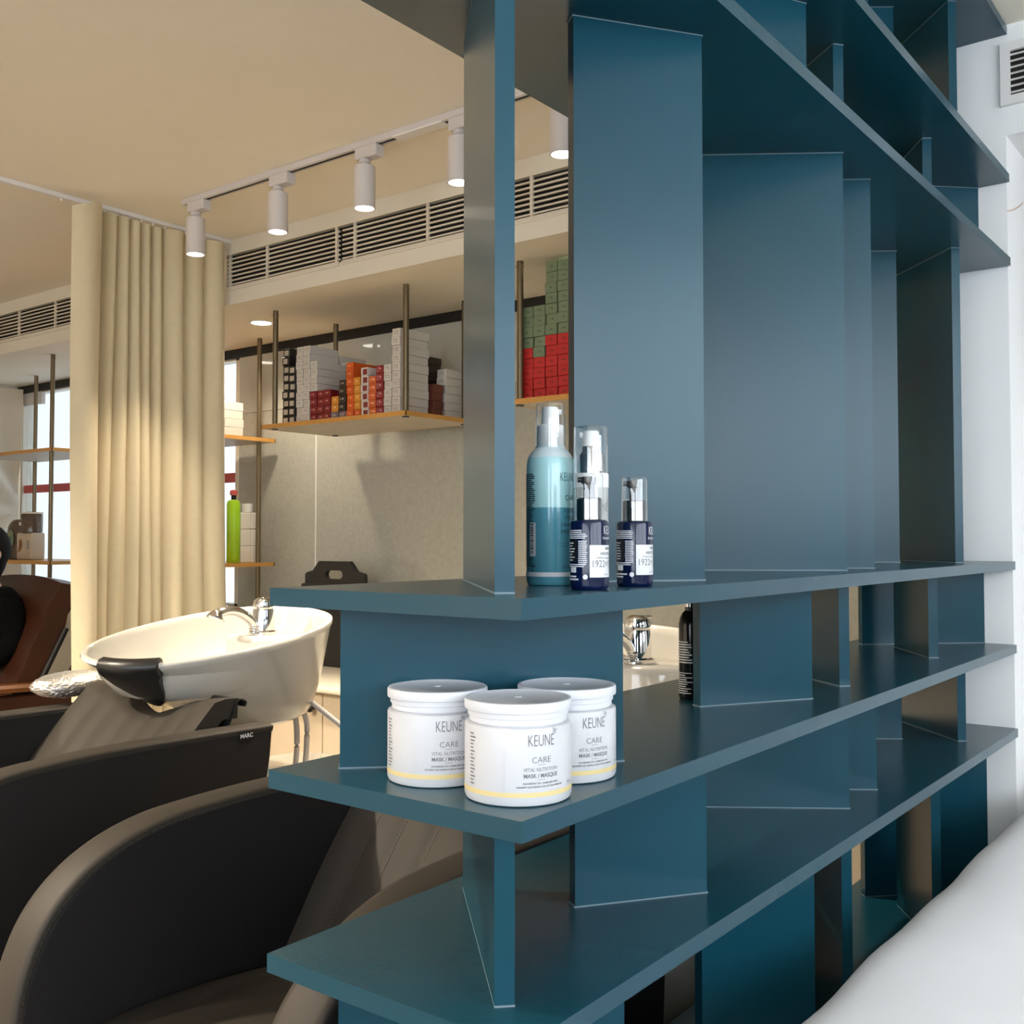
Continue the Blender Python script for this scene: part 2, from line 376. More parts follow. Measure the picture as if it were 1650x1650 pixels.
# ------------------------------------------------------------------ jars
def ang_to_cam(c): return math.atan2(-c[1], -c[0])
def logo(b, c, r, az, z, w, h):
    wrap_text(b, 'KEUNE', h*1.38, c, r, az, z, width=w, offset=-.00018)
    # small curl above the last letter
    for q, (dx, dz, rr) in enumerate(((w*.53, h*.62, h*.13), (w*.50, h*.86, h*.10), (w*.60, h*.80, h*.08))):
        V = []; F = []
        for i in range(13):
            a = -1.2 + i*PI*1.6/12
            for k in (.75, 1.15): V.append(Vector((dx+rr*k*math.cos(a), dz+rr*k*math.sin(a), 0)))
        for i in range(12): F.append([2*i, 2*i+1, 2*i+3, 2*i+2])
        wrap(b, V, F, c, r, az, z)
def jar(c, turn, label):
    t = thing('cosmetic_jar', label, 'jar', c, 'white mask jars on the shelf')
    b = BM(); lathe(b, [(0, 0), (.049, 0), (.0518, .0012), (.0532, .0045), (.0532, .0715), (.0526, .0735), (.0505, .0745), (.0468, .0745), (.0468, .080), (0, .080)], c, 64)
    body = obj('body', b, M['jar'], t, 40)
    b = BM(); lathe(b, [(.0466, .0755), (.0486, .0760), (.0486, .0812), (.0502, .0818), (.0502, .0868), (.0532, .0876), (.0534, .0885), (.0534, .0955), (.0526, .0968), (.0500, .0972), (.0490, .0964), (.004, .0966), (.0035, .0972), (0, .0972)], c, 64)
    obj('lid', b, M['lid'], t, 40)
    b = BM(); lathe(b, [(.0533, .0095), (.05345, .0095), (.05345, .0140), (.0533, .0140)], c, 64); obj('yellow_band', b, M['yellow'], body, 40)
    az = ang_to_cam(c) + math.radians(turn); r = .05355
    b = BM()
    logo(b, c, r, az, .0622, .0275, .0115)
    wrap_text(b, 'CARE', .0082, c, r, az, .0442, width=.0198, offset=-.00008)
    wrap_text(b, 'VITAL NUTRITION', .0052, c, r, az, .0352, width=.036, offset=-.00005)
    wrap_text(b, 'MASK / MASQUE', .0054, c, r, az, .0295, width=.036, offset=.00008)
    wrap_text(b, 'NOURISHES DRY, DAMAGED HAIR', .0024, c, r, az, .0225, width=.037, offset=.00004)
    wrap_text(b, 'NOURRIT LES CHEVEUX SECS ET ENDOMMAGES', .0024, c, r, az, .0192, width=.050, offset=.00004)
    wrap_text(b, '500 ml', .0034, c, r, az, .0185, dx=.039)
    for z in (.0398, .0257): wrap_rect(b, c, r, az-.004/r, az+.004/r, z, z+.0003, 3)
    for k in range(15): wrap_rect(b, c, r, az-.079/r, az-(.079-.010*random.uniform(.5, 1))/r, .018+k*.0034, .0193+k*.0034, 3)
    obj('lettering', b, M['print'], body)
    b = BM(); a0, a1 = az-.037/r, az+.032/r
    for z in (.0155, .0505): wrap_rect(b, c, r, a0, a1, z, z+.0003)
    for a in (a0, a1): wrap_rect(b, c, r, a, a+.0003/r, .0155, .0505, 1)
    obj('label_frame', b, M['printl'], body)
jar((.834, .632, .986), 25, 'white mask jar standing in front of the other two jars')
jar((.842, .746, .986), 13, 'white mask jar at the back left, half behind the front jar')
jar((.940, .646, .986), 33, 'white mask jar at the back right beside the blue panel edge')

# ------------------------------------------------------------------ bottles
def strips(b, c, r, a0, a1, z0, z1, n, th=.55, ragged=.25):
    dz = (z1-z0)/n
    for k in range(n):
        wrap_rect(b, c, r, a0 + (a1-a0)*random.uniform(0, .05), a1-(a1-a0)*random.uniform(0, ragged), z0+k*dz, z0+k*dz+dz*th, 6)
Z1 = 1.186
def spray_bottle(c):
    t = thing('spray_bottle', 'tall aqua and teal two-phase spray bottle with clear cap', 'bottle', c)
    b = BM(); lathe(b, [(0, .002), (.016, 0), (.0262, .0005), (.0282, .004), (.0284, .0905)], c, 48); lower = obj('teal_phase', b, M['tealliq'], t, 40)
    b = BM(); lathe(b, [(.0284, .0905), (.0284, .1375), (.0280, .143), (.0268, .149)], c, 48); obj('aqua_phase', b, M['aqua'], t, 40)
    b = BM(); lathe(b, [(.0268, .149), (.0240, .1545), (.0205, .1585), (.0178, .1605), (.0172, .164), (0, .164)], c, 48); obj('shoulder', b, M['frost'], t, 40)
    b = BM(); lathe(b, [(.0285, .0105), (.02865, .0105), (.02865, .0155), (.0285, .0155)], c, 48); obj('white_band', b, M['label'], lower, 40)
    b = BM(); lathe(b, [(0, .164), (.0150, .164), (.0158, .165), (.0158, .187), (.0145, .1885), (.0105, .1885), (.0100, .200), (.0092, .2095), (0, .2095)], c, 40); pump = obj('spray_pump', b, M['wplast'], t, 40)
    b = BM(); d = Vector((-c[0], -c[1], 0)).normalized(); s = Vector((-d.y, d.x, 0))
    tube(b, [Vector(c)+Vector((0, 0, .204))+s*.004, Vector(c)+Vector((0, 0, .204))+s*.0135], .0032, 10); obj('nozzle', b, M['wplast'], pump, 40)
    b = BM(); lathe(b, [(.0182, .1615), (.0176, .190), (.0172, .210), (.0163, .2135), (0, .2142), ], c, 40); obj('clear_cap', b, M['clear'], t, 40)
    az = ang_to_cam(c); r = .0287; A = math.radians
    b = BM(); logo(b, c, r, az+A(47), .1255, .0235, .0105)
    wrap_text(b, 'CARE', .0085, c, r, az+A(54), .1015, width=.0175)
    wrap_text(b, 'KERATIN', .0062, c, r, az+A(57), .0865, width=.0225); wrap_text(b, 'SMOOTH', .0062, c, r, az+A(57), .0785, width=.0215)
    wrap_text(b, '2-PHASE SPRAY', .0055, c, r, az+A(58), .0702, width=.033, offset=.0001); wrap_text(b, 'SPRAY 2-PHASES', .0055, c, r, az+A(58), .0622, width=.033, offset=.0001)
    wrap_rect(b, c, r, az+A(50), az+A(60), .0945, .0948, 3); wrap_rect(b, c, r, az+A(20), az+A(95), .0490, .0494, 8); wrap_rect(b, c, r, az+A(20), az+A(95), .0455, .0459, 8)
    wrap_text(b, '200 ml', .0045, c, r, az+A(40), .0215)
    obj('lettering', b, M['printd'], lower)
    b = BM(); strips(b, c, r, az-A(88), az-A(37), .060, .131, 30)
    strips(b, c, r, az-A(88), az-A(37), .022, .034, 5); strips(b, c, r, az-A(88), az-A(60), .034, .060, 11)
    V, F = [], []
    for i in range(13):
        a = .6 + i*PI*1.55/12
        for k in (.6, 1): V.append(Vector((.0028*k*math.cos(a), .0032*k*math.sin(a), 0)))
    for i in range(12): F.append([2*i, 2*i+1, 2*i+3, 2*i+2])
    wrap(b, V, F, c, r, az-A(45), .0195)
    obj('small_print', b, M['printd'], lower)
    b = BM(); wrap_rect(b, c, r+.0001, az-A(55), az-A(36), .034, .073, 6); obj('barcode_label', b, M['label'], lower)
    b = BM()
    z = .037
    while z < .071:
        h = random.uniform(.0005, .0016); wrap_rect(b, c, r+.0002, az-A(52), az-A(43), z, z+h, 3); z += h+random.uniform(.0006, .0014)
    obj('barcode_bars', b, M['black'], lower)
spray_bottle((1.004, .713, Z1))
def serum_bottle(c):
    t = thing('serum_bottle', 'slim clear serum bottle with white pump behind the dark bottle', 'bottle', c)
    b = BM(); lathe(b, [(0, .001), (.0190, 0), (.0201, .002), (.0201, .1125), (0, .1125)], c, 40); body = obj('body', b, M['clearb'], t, 40)
    b = BM(); lathe(b, [(0, .1126), (.0204, .1126), (.0204, .1275), (.0196, .129), (0, .129)], c, 40); obj('collar', b, M['wplast'], t, 40)
    b = BM(); lathe(b, [(0, .129), (.0155, .129), (.0155, .150), (.0125, .154), (.0115, .160), (0, .160)], c, 40); obj('pump_base', b, M['silver'], t, 40)
    b = BM(); lathe(b, [(0, .1602), (.0112, .1602), (.0112, .1655), (.0102, .1665), (.0098, .176), (.0085, .178), (0, .178)], c, 32); p = obj('pump_head', b, M['wplast'], t, 40)
    d = Vector((-c[0], -c[1], 0)).normalized(); s = Vector((d.y, -d.x, 0))
    b = BM(); tube(b, [Vector(c)+Vector((0, 0, .1735)), Vector(c)+Vector((0, 0, .1735))+s*.013], .0042, 10); obj('pump_spout', b, M['wplast'], p, 40)
    b = BM(); lathe(b, [(.0200, .129), (.0202, .131), (.0198, .181), (.0190, .1832), (0, .1836)], c, 40); obj('clear_cap', b, M['clear'], t, 40)
    b = BM(); lathe(b, [(.0202, .0105), (.02035, .0105), (.02035, .0155), (.0202, .0155)], c, 40); obj('cream_band', b, M['yellow'], body, 40)
    az = ang_to_cam(c); r = .0203; A = math.radians
    b = BM(); logo(b, c, r, az+A(35), .0895, .0225, .0105); wrap_text(b, 'CARE', .0078, c, r, az+A(45), .0705, width=.017)
    wrap_text(b, 'KERATIN', .005, c, r, az+A(48), .0585, width=.020); wrap_text(b, 'SMOOTH', .005, c, r, az+A(48), .052, width=.018)
    wrap_text(b, 'SERUM', .005, c, r, az+A(48), .045, width=.016, offset=.0001); strips(b, c, r, az+A(25), az+A(75), .032, .037, 2, .2, .1)
    wrap_text(b, '25 ml', .0042, c, r, az+A(35), .019)
    obj('lettering', b, M['print'], body)
serum_bottle((1.006, .657, Z1))
def oil_bottle(c, lab, turn):
    t = thing('oil_bottle', lab, 'bottle', c, 'navy oil bottles with clear caps')
    b = BM(); lathe(b, [(0, .001), (.0185, 0), (.0203, .002), (.0206, .005), (.0206, .070), (.0198, .0730), (.0165, .0745), (0, .0745)], c, 48); body = obj('body', b, M['navy'], t, 40)
    b = BM(); lathe(b, [(0, .0746), (.0135, .0746), (.0135, .0965), (.0120, .098), (0, .098)], c, 32); obj('pump_base', b, M['dchrome'], t, 40)
    b = BM(); lathe(b, [(0, .098), (.0062, .098), (.0062, .112), (.0085, .114), (.0085, .1205), (0, .1215)], c, 24); p = obj('pump_head', b, M['blackg'], t, 40)
    d = Vector((-c[0], -c[1], 0)).normalized(); s = Vector((d.y, -d.x, 0))
    b = BM(); tube(b, [Vector(c)+Vector((0, 0, .1175)), Vector(c)+Vector((0, 0, .1175))+s*.0125], .0030, 10); obj('pump_spout', b, M['blackg'], p, 40)
    b = BM(); lathe(b, [(.0152, .0746), (.0150, .121), (.0142, .1240), (0, .1248)], c, 40); obj('clear_cap', b, M['clear'], t, 40)
    az = ang_to_cam(c)+math.radians(turn); r = .0208; A = math.radians
    b = BM(); wrap_rect(b, c, r, az+A(1), az+A(118), .0135, .0475, 20); obj('front_label', b, M['label'], body)
    b = BM(); r2 = r+.0002
    wrap_text(b, '1922', .0105, c, r2, az+A(10), .0275, width=.0150, align='L'); wrap_text(b, 'BY', .0060, c, r2, az+A(54), .0275, width=.0045, align='L'); wrap_text(b, 'J.M. KEUNE', .0105, c, r2, az+A(68), .0275, width=.026, align='L')
    wrap_text(b, 'HUILE POUR BARBE', .0042, c, r2, az+A(34), .0385, width=.027, align='L', offset=.0001)
    wrap_text(b, 'BEARD OIL', .0040, c, r2, az+A(54), .0438, width=.014, align='L', offset=.0001)
    wrap_text(b, 'Softens and nourishes', .0030, c, r2, az+A(22), .0342, width=.030, align='L')
    wrap_text(b, '50 ml', .0030, c, r2, az+A(48), .0165, align='L')
    obj('label_lettering', b, M['print'], body)
    b = BM(); wrap_text(b, 'KEUNE', .0130, c, r, az+A(48), .0630, width=.020, align='L', offset=-.0001); wrap_text(b, 'Distilled for Men', .0036, c, r, az+A(44), .0548, width=.022, align='L')
    strips(b, c, r, az-A(92), az-A(6), .0545, .0645, 5, .5, .2)
    strips(b, c, r, az-A(35), az-A(6), .027, .053, 13, .5, .1); strips(b, c, r, az-A(92), az-A(10), .0200+.0045, .0285, 2, .5, .1)
    strips(b, c, r+.0003, az-A(88), az-A(45), .031, .052, 7, .38, .3)
    wrap_rect(b, c, r, az-A(70), az-A(42), .0185, .0240, 4); strips(b, c, r, az-A(92), az-A(25), .0105, .0165, 2, .55, .3)
    V, F = [Vector((0, 0, 0))], []
    for i in range(16): V.append(Vector((.0027*math.cos(i*PI/8), .0027*math.sin(i*PI/8), 0)))
    for i in range(16): F.append([0, 1+i, 1+(i+1) % 16])
    wrap(b, V, F, c, r, az-A(12), .0140)
    obj('small_print', b, M['printw'], body)
    b = BM(); wrap_rect(b, c, r+.00015, az-A(92), az-A(38), .0295, .0535, 6); obj('black_panel', b, M['black'], body)
oil_bottle((.938, .615, Z1), 'navy oil bottle with clear cap in front of the slim serum bottle', 0)
oil_bottle((1.034, .616, Z1), 'navy oil bottle with clear cap standing apart at the right end', 3)
# black bottle tucked behind the short panel on the next shelf
c = (1.497, .790, .986)
t = thing('hairspray_bottle', 'black bottle with grey print tucked behind a panel on the middle shelf', 'bottle', c)
b = BM(); lathe(b, [(0, .001), (.0165, 0), (.0182, .003), (.0182, .118), (.0165, .128), (.0125, .136), (.0085, .140), (.0085, .146), (0, .146)], c, 36); bd = obj('body', b, M['blackg'], t, 40)
b = BM(); lathe(b, [(0, .1462), (.0098, .1462), (.0098, .166), (0, .168)], c, 30); obj('cap', b, M['silver'], t, 40)
b = BM(); az = ang_to_cam(c); strips(b, c, .0184, az-1.5, az+.2, .058, .094, 9, .5); strips(b, c, .0184, az-1.5, az+.2, .010, .045, 10, .4, .5); obj('small_print', b, M['printl'], bd)

# ------------------------------------------------------------------ ceiling: light track, curtain rail, grilles, downlights
t = thing('light_track', 'long pale ceiling track rail carrying the cylinder spotlights', 'light track', (2.31, 2.2, ZC))
bx('rail', M['greym'], t, 2.293, 2.327, 1.05, 3.305, 2.478, ZC, bev=.002)
bx('slot', M['black'], t, 2.305, 2.315, 1.07, 3.29, 2.477, 2.4785)
bx('splice_plate', M['whitem'], t, 2.290, 2.330, 2.02, 2.22, 2.474, 2.4785)
HEADS = [(3.231, 'farthest from the bookcase, in front of the curtain'), (2.770, 'second from the curtain end of the rail'), (2.352, 'third from the curtain end of the rail'),
         (1.960, 'half hidden by the narrow teal post'), (1.591, 'in the gap between post and wide teal panel')]
for v, w in HEADS:
    t = thing('track_spotlight', 'pale cylinder track spotlight ' + w, 'spotlight', (2.31, v, 2.478), 'cylinder track spotlights')
    bx('adapter', M['greym'], t, 2.290, 2.330, v-.060, v+.035, 2.440, 2.4775, bev=.003)
    b = BM(); lathe(b, [(0, 2.412), (.009, 2.412), (.013, 2.420), (.015, 2.428), (.018, 2.430), (.018, 2.4405), (0, 2.4405)], (2.31, v+.008, 0), 24); obj('swivel', b, M['greym'], t, 40)
    b = BM(); cc = (2.31, v+.008, 0); lathe(b, [(0, 2.420), (.030, 2.420), (.0335, 2.417), (.0345, 2.285), (.0310, 2.285), (.0300, 2.297), (0, 2.297)], cc, 36); h = obj('head', b, M['greym'], t, 40)
    b = BM(); lathe(b, [(0, 2.290), (.012, 2.292), (.020, 2.2885), (.0298, 2.2955), (0, 2.2965)], cc, 24); obj('lens', b, M['lens'], h, 40)
    L = bpy.data.lights.new('spot_beam', 'SPOT'); L.energy = 62 if v > 3 else 98; L.color = WARM; L.spot_size = math.radians(74); L.spot_blend = .8; L.shadow_soft_size = .03
    lo = bpy.data.objects.new('spot_beam', L); COL.objects.link(lo); lo.location = (2.31, v+.008, 2.278); lo.rotation_euler = (0, 0, 0)
t = thing('curtain_rail', 'thin white curtain rail on the ceiling above the cream curtain', 'curtain rail', (2.1, 3.60, ZC))
bx('rail', M['whitem'], t, .4, 2.725, 3.590, 3.612, 2.484, ZC, bev=.002)
bx('end_cap', M['whitem'], t, 2.725, 2.735, 3.588, 3.614, 2.482, ZC)
def grille(y0, y1, lab, mull):
    t = thing('air_grille', lab, 'air grille', (UW, (y0+y1)/2, GZ0), 'linear air grilles in the soffit')
    bx('frame', M['slat'], t, UW-.004, UW+.02, y0, y1, GZ0-.024, GZ0-.006, bev=.001)
    n = 7; p = (GZ1-GZ0)/n
    for k in range(n):
        bx('slat', M['slat'], t, UW+.002, UW+.009, y0, y1, GZ0+k*p, GZ0+k*p+.0058)
    for y in mull: bx('mullion', M['slat'], t, UW+.001, UW+.010, y-.006, y+.006, GZ0-.008, GZ1+.003)
grille(2.932, 3.62, 'white linear air grille in the soffit next to the curtain', (2.95, 3.36, 3.60))
grille(1.35, 2.918, 'long white linear air grille in the soffit running behind the teal post', (1.75, 2.02, 2.48, 2.85))
grille(4.1, 6.3, 'shadowed linear air grille in the soffit left of the curtain', (4.5, 5.0, 5.36, 5.8))
def downlight(x, y, z, lab, e):
    t = thing('downlight', lab, 'downlight', (x, y, z), 'recessed downlights')
    b = BM(); lathe(b, [(.044, -.001), (.056, -.003), (.056, .0), (.044, 0)], (x, y, z), 32); obj('trim_ring', b, M['whitem'], t, 40)
    b = BM(); lathe(b, [(0, -.0015), (.045, -.0015), (.045, 0), (0, 0)], (x, y, z), 32); obj('diffuser', b, M['lens'], t, 40)
    L = bpy.data.lights.new('downlight_glow', 'SPOT'); L.energy = e; L.color = WARM; L.spot_size = math.radians(140); L.spot_blend = .5; L.shadow_soft_size = .045
    lo = bpy.data.objects.new('downlight_glow', L); COL.objects.link(lo); lo.location = (x, y, z-.006)
downlight(3.056, 3.785, ZS, 'round downlight in the soffit left of the stacked boxes', 42)
downlight(3.056, 2.05, ZS, 'round downlight in the soffit above the red and green cartons', 36)
downlight(3.056, 4.62, ZS, 'round downlight in the soffit hidden behind the curtain', 8)
# unseen ceiling downlights added beyond the frame to brighten the warm ceiling
for x, y, w in ((-.1, 3.0, 'in front of the curtain-side shampoo chair'), (-.7, 4.2, 'over the open floor in front of the chairs'), (-1.7, 2.9, 'nearest the rear window')):
    downlight(x, y, ZC, 'unseen added ceiling downlight ' + w, 620)
# vent on the bulkhead to the right of the bookcase
t = thing('wall_vent', 'white square louvred vent high on the white wall', 'vent', (UW, .43, 2.296))
v0, v1, z0, z1 = .215, .584, 2.298, 2.452
b = BM(); fr = .022
for a in ((v0, v1, z0, z0+fr), (v0, v1, z1-fr, z1), (v0, v0+fr, z0+fr, z1-fr), (v1-fr, v1, z0+fr, z1-fr)): bx('frame_bar', M['whitem'], t, UW-.012, UW-.0005, *a)
bx('backing', M['dark'], t, UW-.003, UW-.0005, v0+fr, v1-fr, z0+fr, z1-fr)
for k in range(7):
    z = z0+fr+.004+k*.0155
    b = BM(); prism(b, [(UW-.011, z), (UW-.009, z), (UW-.003, z+.007), (UW-.005, z+.007)], v0+fr, v1-fr, 'y'); obj('slat', b, M['whitem'], t)
b = BM(); tube(b, smooth_path([(3.045, .60, 2.20), (3.03, .597, 2.16), (2.90, .574, 2.10), (2.80, .572, 2.06), (2.737, .573, 2.04)]), .0018, 6)
tag(obj('cable', b, M['wire'], None, 60), 'thin loose cable hanging at the wall edge below the vent', 'cable')
t = thing('wall_mirror', 'dark brown wooden frame on the white wall at the right edge', 'frame', (3.05, .35, 1.66))
for a in ((.05, .612, 1.665, 1.69), (.05, .612, 2.185, 2.21), (.05, .075, 1.69, 2.185), (.587, .612, 1.69, 2.185)): bx('frame_rail', M['frame'], t, 3.025, 3.049, *a, bev=.002)
bx('mirror', M['art'], t, 3.038, 3.046, .075, .587, 1.69, 2.185)

# ------------------------------------------------------------------ curtain
def curtain():
    t = thing('curtain', 'floor-length cream curtain gathered in vertical folds beside the basin', 'curtain', (2.4, 3.6, 0))
    bt = [1.990, 2.160, 2.216, 2.268, 2.320, 2.372, 2.424, 2.520, 2.615, 2.715]
    bb = [2.030, 2.120, 2.200, 2.268, 2.318, 2.385, 2.455, 2.545, 2.650, 2.780]
    amp = [.075, .050, .042, .042, .042, .042, .060, .045, .045]
    rows = []; NZ = 26; NS = 10
    for iz in range(NZ+1):
        f = iz/NZ; z = .03 + f*(2.478-.03); row = []
        g = (1-f)**1.1
        for k in range(9):
            for j in range(NS):
                s = j/NS
                u = (bt[k]*(1-g)+bb[k]*g)*(1-s) + (bt[k+1]*(1-g)+bb[k+1]*g)*s
                a = amp[k]*(1+.35*g*math.sin(k*2.1+f*2.2))
                y = 3.625 - a*math.sin(PI*s)**.7 + .010*math.sin(3.1*f+k)
                y -= .10*max(0, 1-(u-1.99)/.17) if k == 0 else 0
                dz = -.035*max(0, (1-s*1.6))*f**8 if k == 0 else -.006*math.sin(PI*s)*f**8
                row.append((u+.012*math.sin(f*5+k*1.7)*g, y, z+dz))
        row.append((bt[9]*(1-g)+bb[9]*g, 3.625, z)); rows.append(row)
    b = BM(); loft(b, rows, False, False, closed=False)
    r = bmesh.ops.solidify(b, geom=b.faces[:], thickness=.003)
    obj('curtain_fabric', b, M['curtain'], t, 50)
    for k in range(10):
        b = BM(); u = bt[k]; tube(b, [(u, 3.601, 2.474), (u, 3.601, 2.4838)], .003, 8); obj('glider', b, M['whitem'], t)
curtain()

# ------------------------------------------------------------------ hanging shelves
def hanging_shelf(x0, x1, y0, y1, zs, rods, lab, zb):
    t = thing('hanging_shelf', lab, 'shelf', ((x0+x1)/2, (y0+y1)/2, min(zs)-.018), 'wooden shelves hung on bronze tubes')
    for z in zs:
        bd = bx('shelf_board', M['ply'], t, x0+.004, x1-.004, y0+.004, y1-.004, z-.018, z-.0005)
        b = BM()
        box(b, x0, x0+.004, y0, y1, z-.018, z); box(b, x1-.004, x1, y0, y1, z-.018, z); box(b, x0, x1, y0, y0+.004, z-.018, z); box(b, x0, x1, y1-.004, y1, z-.018, z)
        box(b, x0+.004, x1-.004, y0+.004, y1-.004, z-.0005, z)
        obj('edge_band', b, M['woodedge'], bd)
    for x, y in rods:
        b = BM(); lathe(b, [(0, zb), (.0115, zb), (.0115, ZS), (0, ZS)], (x, y, 0), 20); rd = obj('tube', b, M['bronze'], t, 40)
        b = BM(); lathe(b, [(.0116, ZS-.022), (.0135, ZS-.022), (.0135, ZS-.018), (.0116, ZS-.018)], (x, y, 0), 20); obj('collar', b, M['bronze'], rd, 40)
        if zb > .8:
            b = BM(); lathe(b, [(0, zb-.003), (.014, zb-.003), (.014, zb+.001), (0, zb+.001)], (x, y, 0), 20); obj('foot_washer', b, M['rubber'], rd, 40)
SZ = 1.731
hanging_shelf(2.90, 3.33, 2.735, 3.585, [SZ], [(2.932, 3.535), (3.282, 3.535), (2.932, 2.765), (3.282, 2.765)], 'wooden hanging shelf with bronze tubes carrying white, red and orange boxes', SZ-.019)
hanging_shelf(2.90, 3.33, 1.38, 2.245, [SZ], [(2.932, 2.212), (3.282, 2.212), (2.932, 1.42), (3.282, 1.42)], 'wooden hanging shelf with bronze tubes carrying red and green cartons', SZ-.019)
hanging_shelf(2.90, 3.36, 4.045, 4.90, [1.732, 1.125], [(3.29, 4.085), (2.94, 4.085), (3.29, 4.86), (2.94, 4.86)], 'two-level wooden hanging shelf half hidden behind the cream curtain', .685)
hanging_shelf(2.88, 3.27, 5.27, 6.14, [1.724, 1.122], [(2.907, 5.32), (3.23, 5.32), (2.907, 6.10), (3.23, 6.10)], 'two-level wooden hanging shelf standing before the bright window', .685)

# ------------------------------------------------------------------ cartons on the hanging shelves
mesh_cache = {}
def carton(x, y, z, l, w, h, key, m, label, group, parts=False):
    k = (l, w, h, key)
    if k not in mesh_cache:
        b = BM(); box(b, 0, l, -w/2, w/2, 0, h, bev=.0012)
        me = bpy.data.meshes.new('carton'); b.to_mesh(me); b.free(); me.materials.append(m); mesh_cache[k] = me
    o = bpy.data.objects.new('carton', mesh_cache[k]); COL.objects.link(o)
    o.location = (x, y, z); o.rotation_euler = (0, 0, random.uniform(-.02, .02))
    return tag(o, label, 'box', group)
CM = dict(
    bw=carton_mat('black_white_carton', (.012, .011, .010), (.50, .44, .36), (.20, .84, .16, .78)),
    wh=carton_mat('white_printed_carton', (.60, .57, .52), (.42, .39, .35), (.25, .78, .25, .75), 160),
    dr=carton_mat('dark_red_carton', (.20, .012, .014), (.62, .42, .38), (.35, .80, .42, .68), 120),
    am=carton_mat('amber_carton', (.62, .25, .03), (.85, .65, .40), (.35, .80, .45, .68), 120),
    pu=carton_mat('mauve_carton', (.22, .15, .17), (.60, .52, .52), (.35, .80, .42, .70), 120),
    br=carton_mat('dark_brown_carton', (.035, .022, .014), (.55, .50, .42), (.35, .85, .42, .70), 120),
    og=carton_mat('orange_carton', (.62, .10, .012), (.85, .50, .28), (.35, .80, .45, .70), 120),
    wm=carton_mat('white_maroon_carton', (.66, .60, .54), (.20, .03, .035), (.10, .72, .10, .80)),
    oo=carton_mat('orange_red_carton', (.60, .12, .035), (.88, .52, .32), (.20, .85, .45, .72), 120),
    mr=carton_mat('maroon_carton', (.24, .016, .020), (.60, .36, .38), (.25, .85, .25, .80), 110),
    gr=carton_mat('sage_green_carton', (.155, .205, .118), (.05, .07, .045), (.32, .72, .42, .66), 120),
    rd=carton_mat('bright_red_carton', (.46, .018, .018), (.12, .01, .01), (.32, .72, .42, .66), 120),
    rb=mat('rust_brown_carton', (.13, .035, .018), .5))
X0 = 2.950
def column(y, w, h, spec, desc, x=X0, l=.165, z0=SZ, jit=.003):
    n = sum(k for _, k, _ in spec); i = 0; z = z0
    for key, k, word in spec:
        for q in range(k):
            pos = 'top' if i == n-1 else ORD[i] if i == 0 else ORD[i] + ' from bottom'
            carton(x+random.uniform(-jit, jit), y+random.uniform(-jit/2, jit/2), z+.0003, l, w-.002, h-.0006, key, CM[key], f'{word} box, {pos} in {desc}', 'small boxes on the hanging shelf')
            z += h; i += 1
column(3.492, .044, .0365, [('bw', 9, 'black and white')], 'the column nearest the left tube', x=2.955)
column(3.446, .044, .0355, [('bw', 7, 'black and white')], 'the second column from the left tube')
column(3.400, .042, .0325, [('wh', 10, 'white')], 'the leftmost white column')
column(3.356, .042, .0325, [('wh', 10, 'white')], 'the second white column from the left')
column(3.311, .042, .0320, [('dr', 4, 'dark red'), ('wh', 4, 'white')], 'the mixed red and white column')
column(3.268, .041, .0320, [('dr', 4, 'dark red')], 'the middle dark red column')
column(3.226, .041, .0320, [('dr', 4, 'dark red')], 'the right-hand dark red column')
column(3.182, .041, .0320, [('pu', 1, 'mauve'), ('am', 2, 'amber')], 'the short column right of the dark red ones')
column(3.138, .041, .0320, [('pu', 1, 'mauve'), ('br', 4, 'dark brown')], 'the dark brown column')
column(3.094, .042, .0325, [('og', 7, 'orange')], 'the tall orange column')
column(3.052, .038, .0325, [('og', 1, 'orange'), ('am', 4, 'amber')], 'the amber column in the middle')
column(3.010, .042, .0330, [('wm', 6, 'white and maroon')], 'the white and maroon column')
column(2.966, .041, .0320, [('oo', 5, 'orange-red')], 'the orange-red column')
column(2.924, .040, .0330, [('mr', 6, 'maroon')], 'the maroon column')
column(2.881, .042, .0330, [('wh', 6, 'white')], 'the lower white column beside the maroon one')
column(2.834, .046, .0335, [('wh', 10, 'white')], 'the tallest white column beside the front tube')
# second row behind the first
column(3.385, .09, .034, [('wh', 9, 'plain white')], 'the wide stack behind the left white columns', x=3.125, l=.16)
column(3.30, .06, .034, [('wh', 8, 'plain white')], 'the stack behind the dark red boxes', x=3.125, l=.16)
column(2.966, .041, .033, [('mr', 4, 'maroon'), ('br', 3, 'dark brown'), ('wm', 1, 'white and maroon')], 'column behind the orange-red boxes', x=3.125, l=.15)
column(2.905, .041, .033, [('br', 8, 'dark brown')], 'the back column behind the maroon boxes', x=3.125, l=.15)
column(2.818, .05, .0335, [('rb', 4, 'rust brown')], 'the rust brown stack behind the tallest white column', x=3.125, l=.055)
column(2.818, .05, .034, [('wh', 6, 'plain white')], 'the low back-right stack, partly standing for glass reflections', x=3.20, l=.125)  # partly real boxes, partly stands in for box reflections in the glass wall
# black basket at the back of the shelf
t = thing('storage_tray', 'black plastic tray lying at the back behind the orange boxes', 'tray', (3.2, 3.12, SZ))
b = BM(); box(b, 3.125, 3.27, 3.01, 3.235, SZ+.001, SZ+.215, bev=.006); obj('tray_body', b, M['blackg'], t, 40)
b = BM(); box(b, 3.118, 3.274, 3.0, 3.245, SZ+.215, SZ+.232, bev=.004); obj('tray_rim', b, M['rubber'], t, 40)
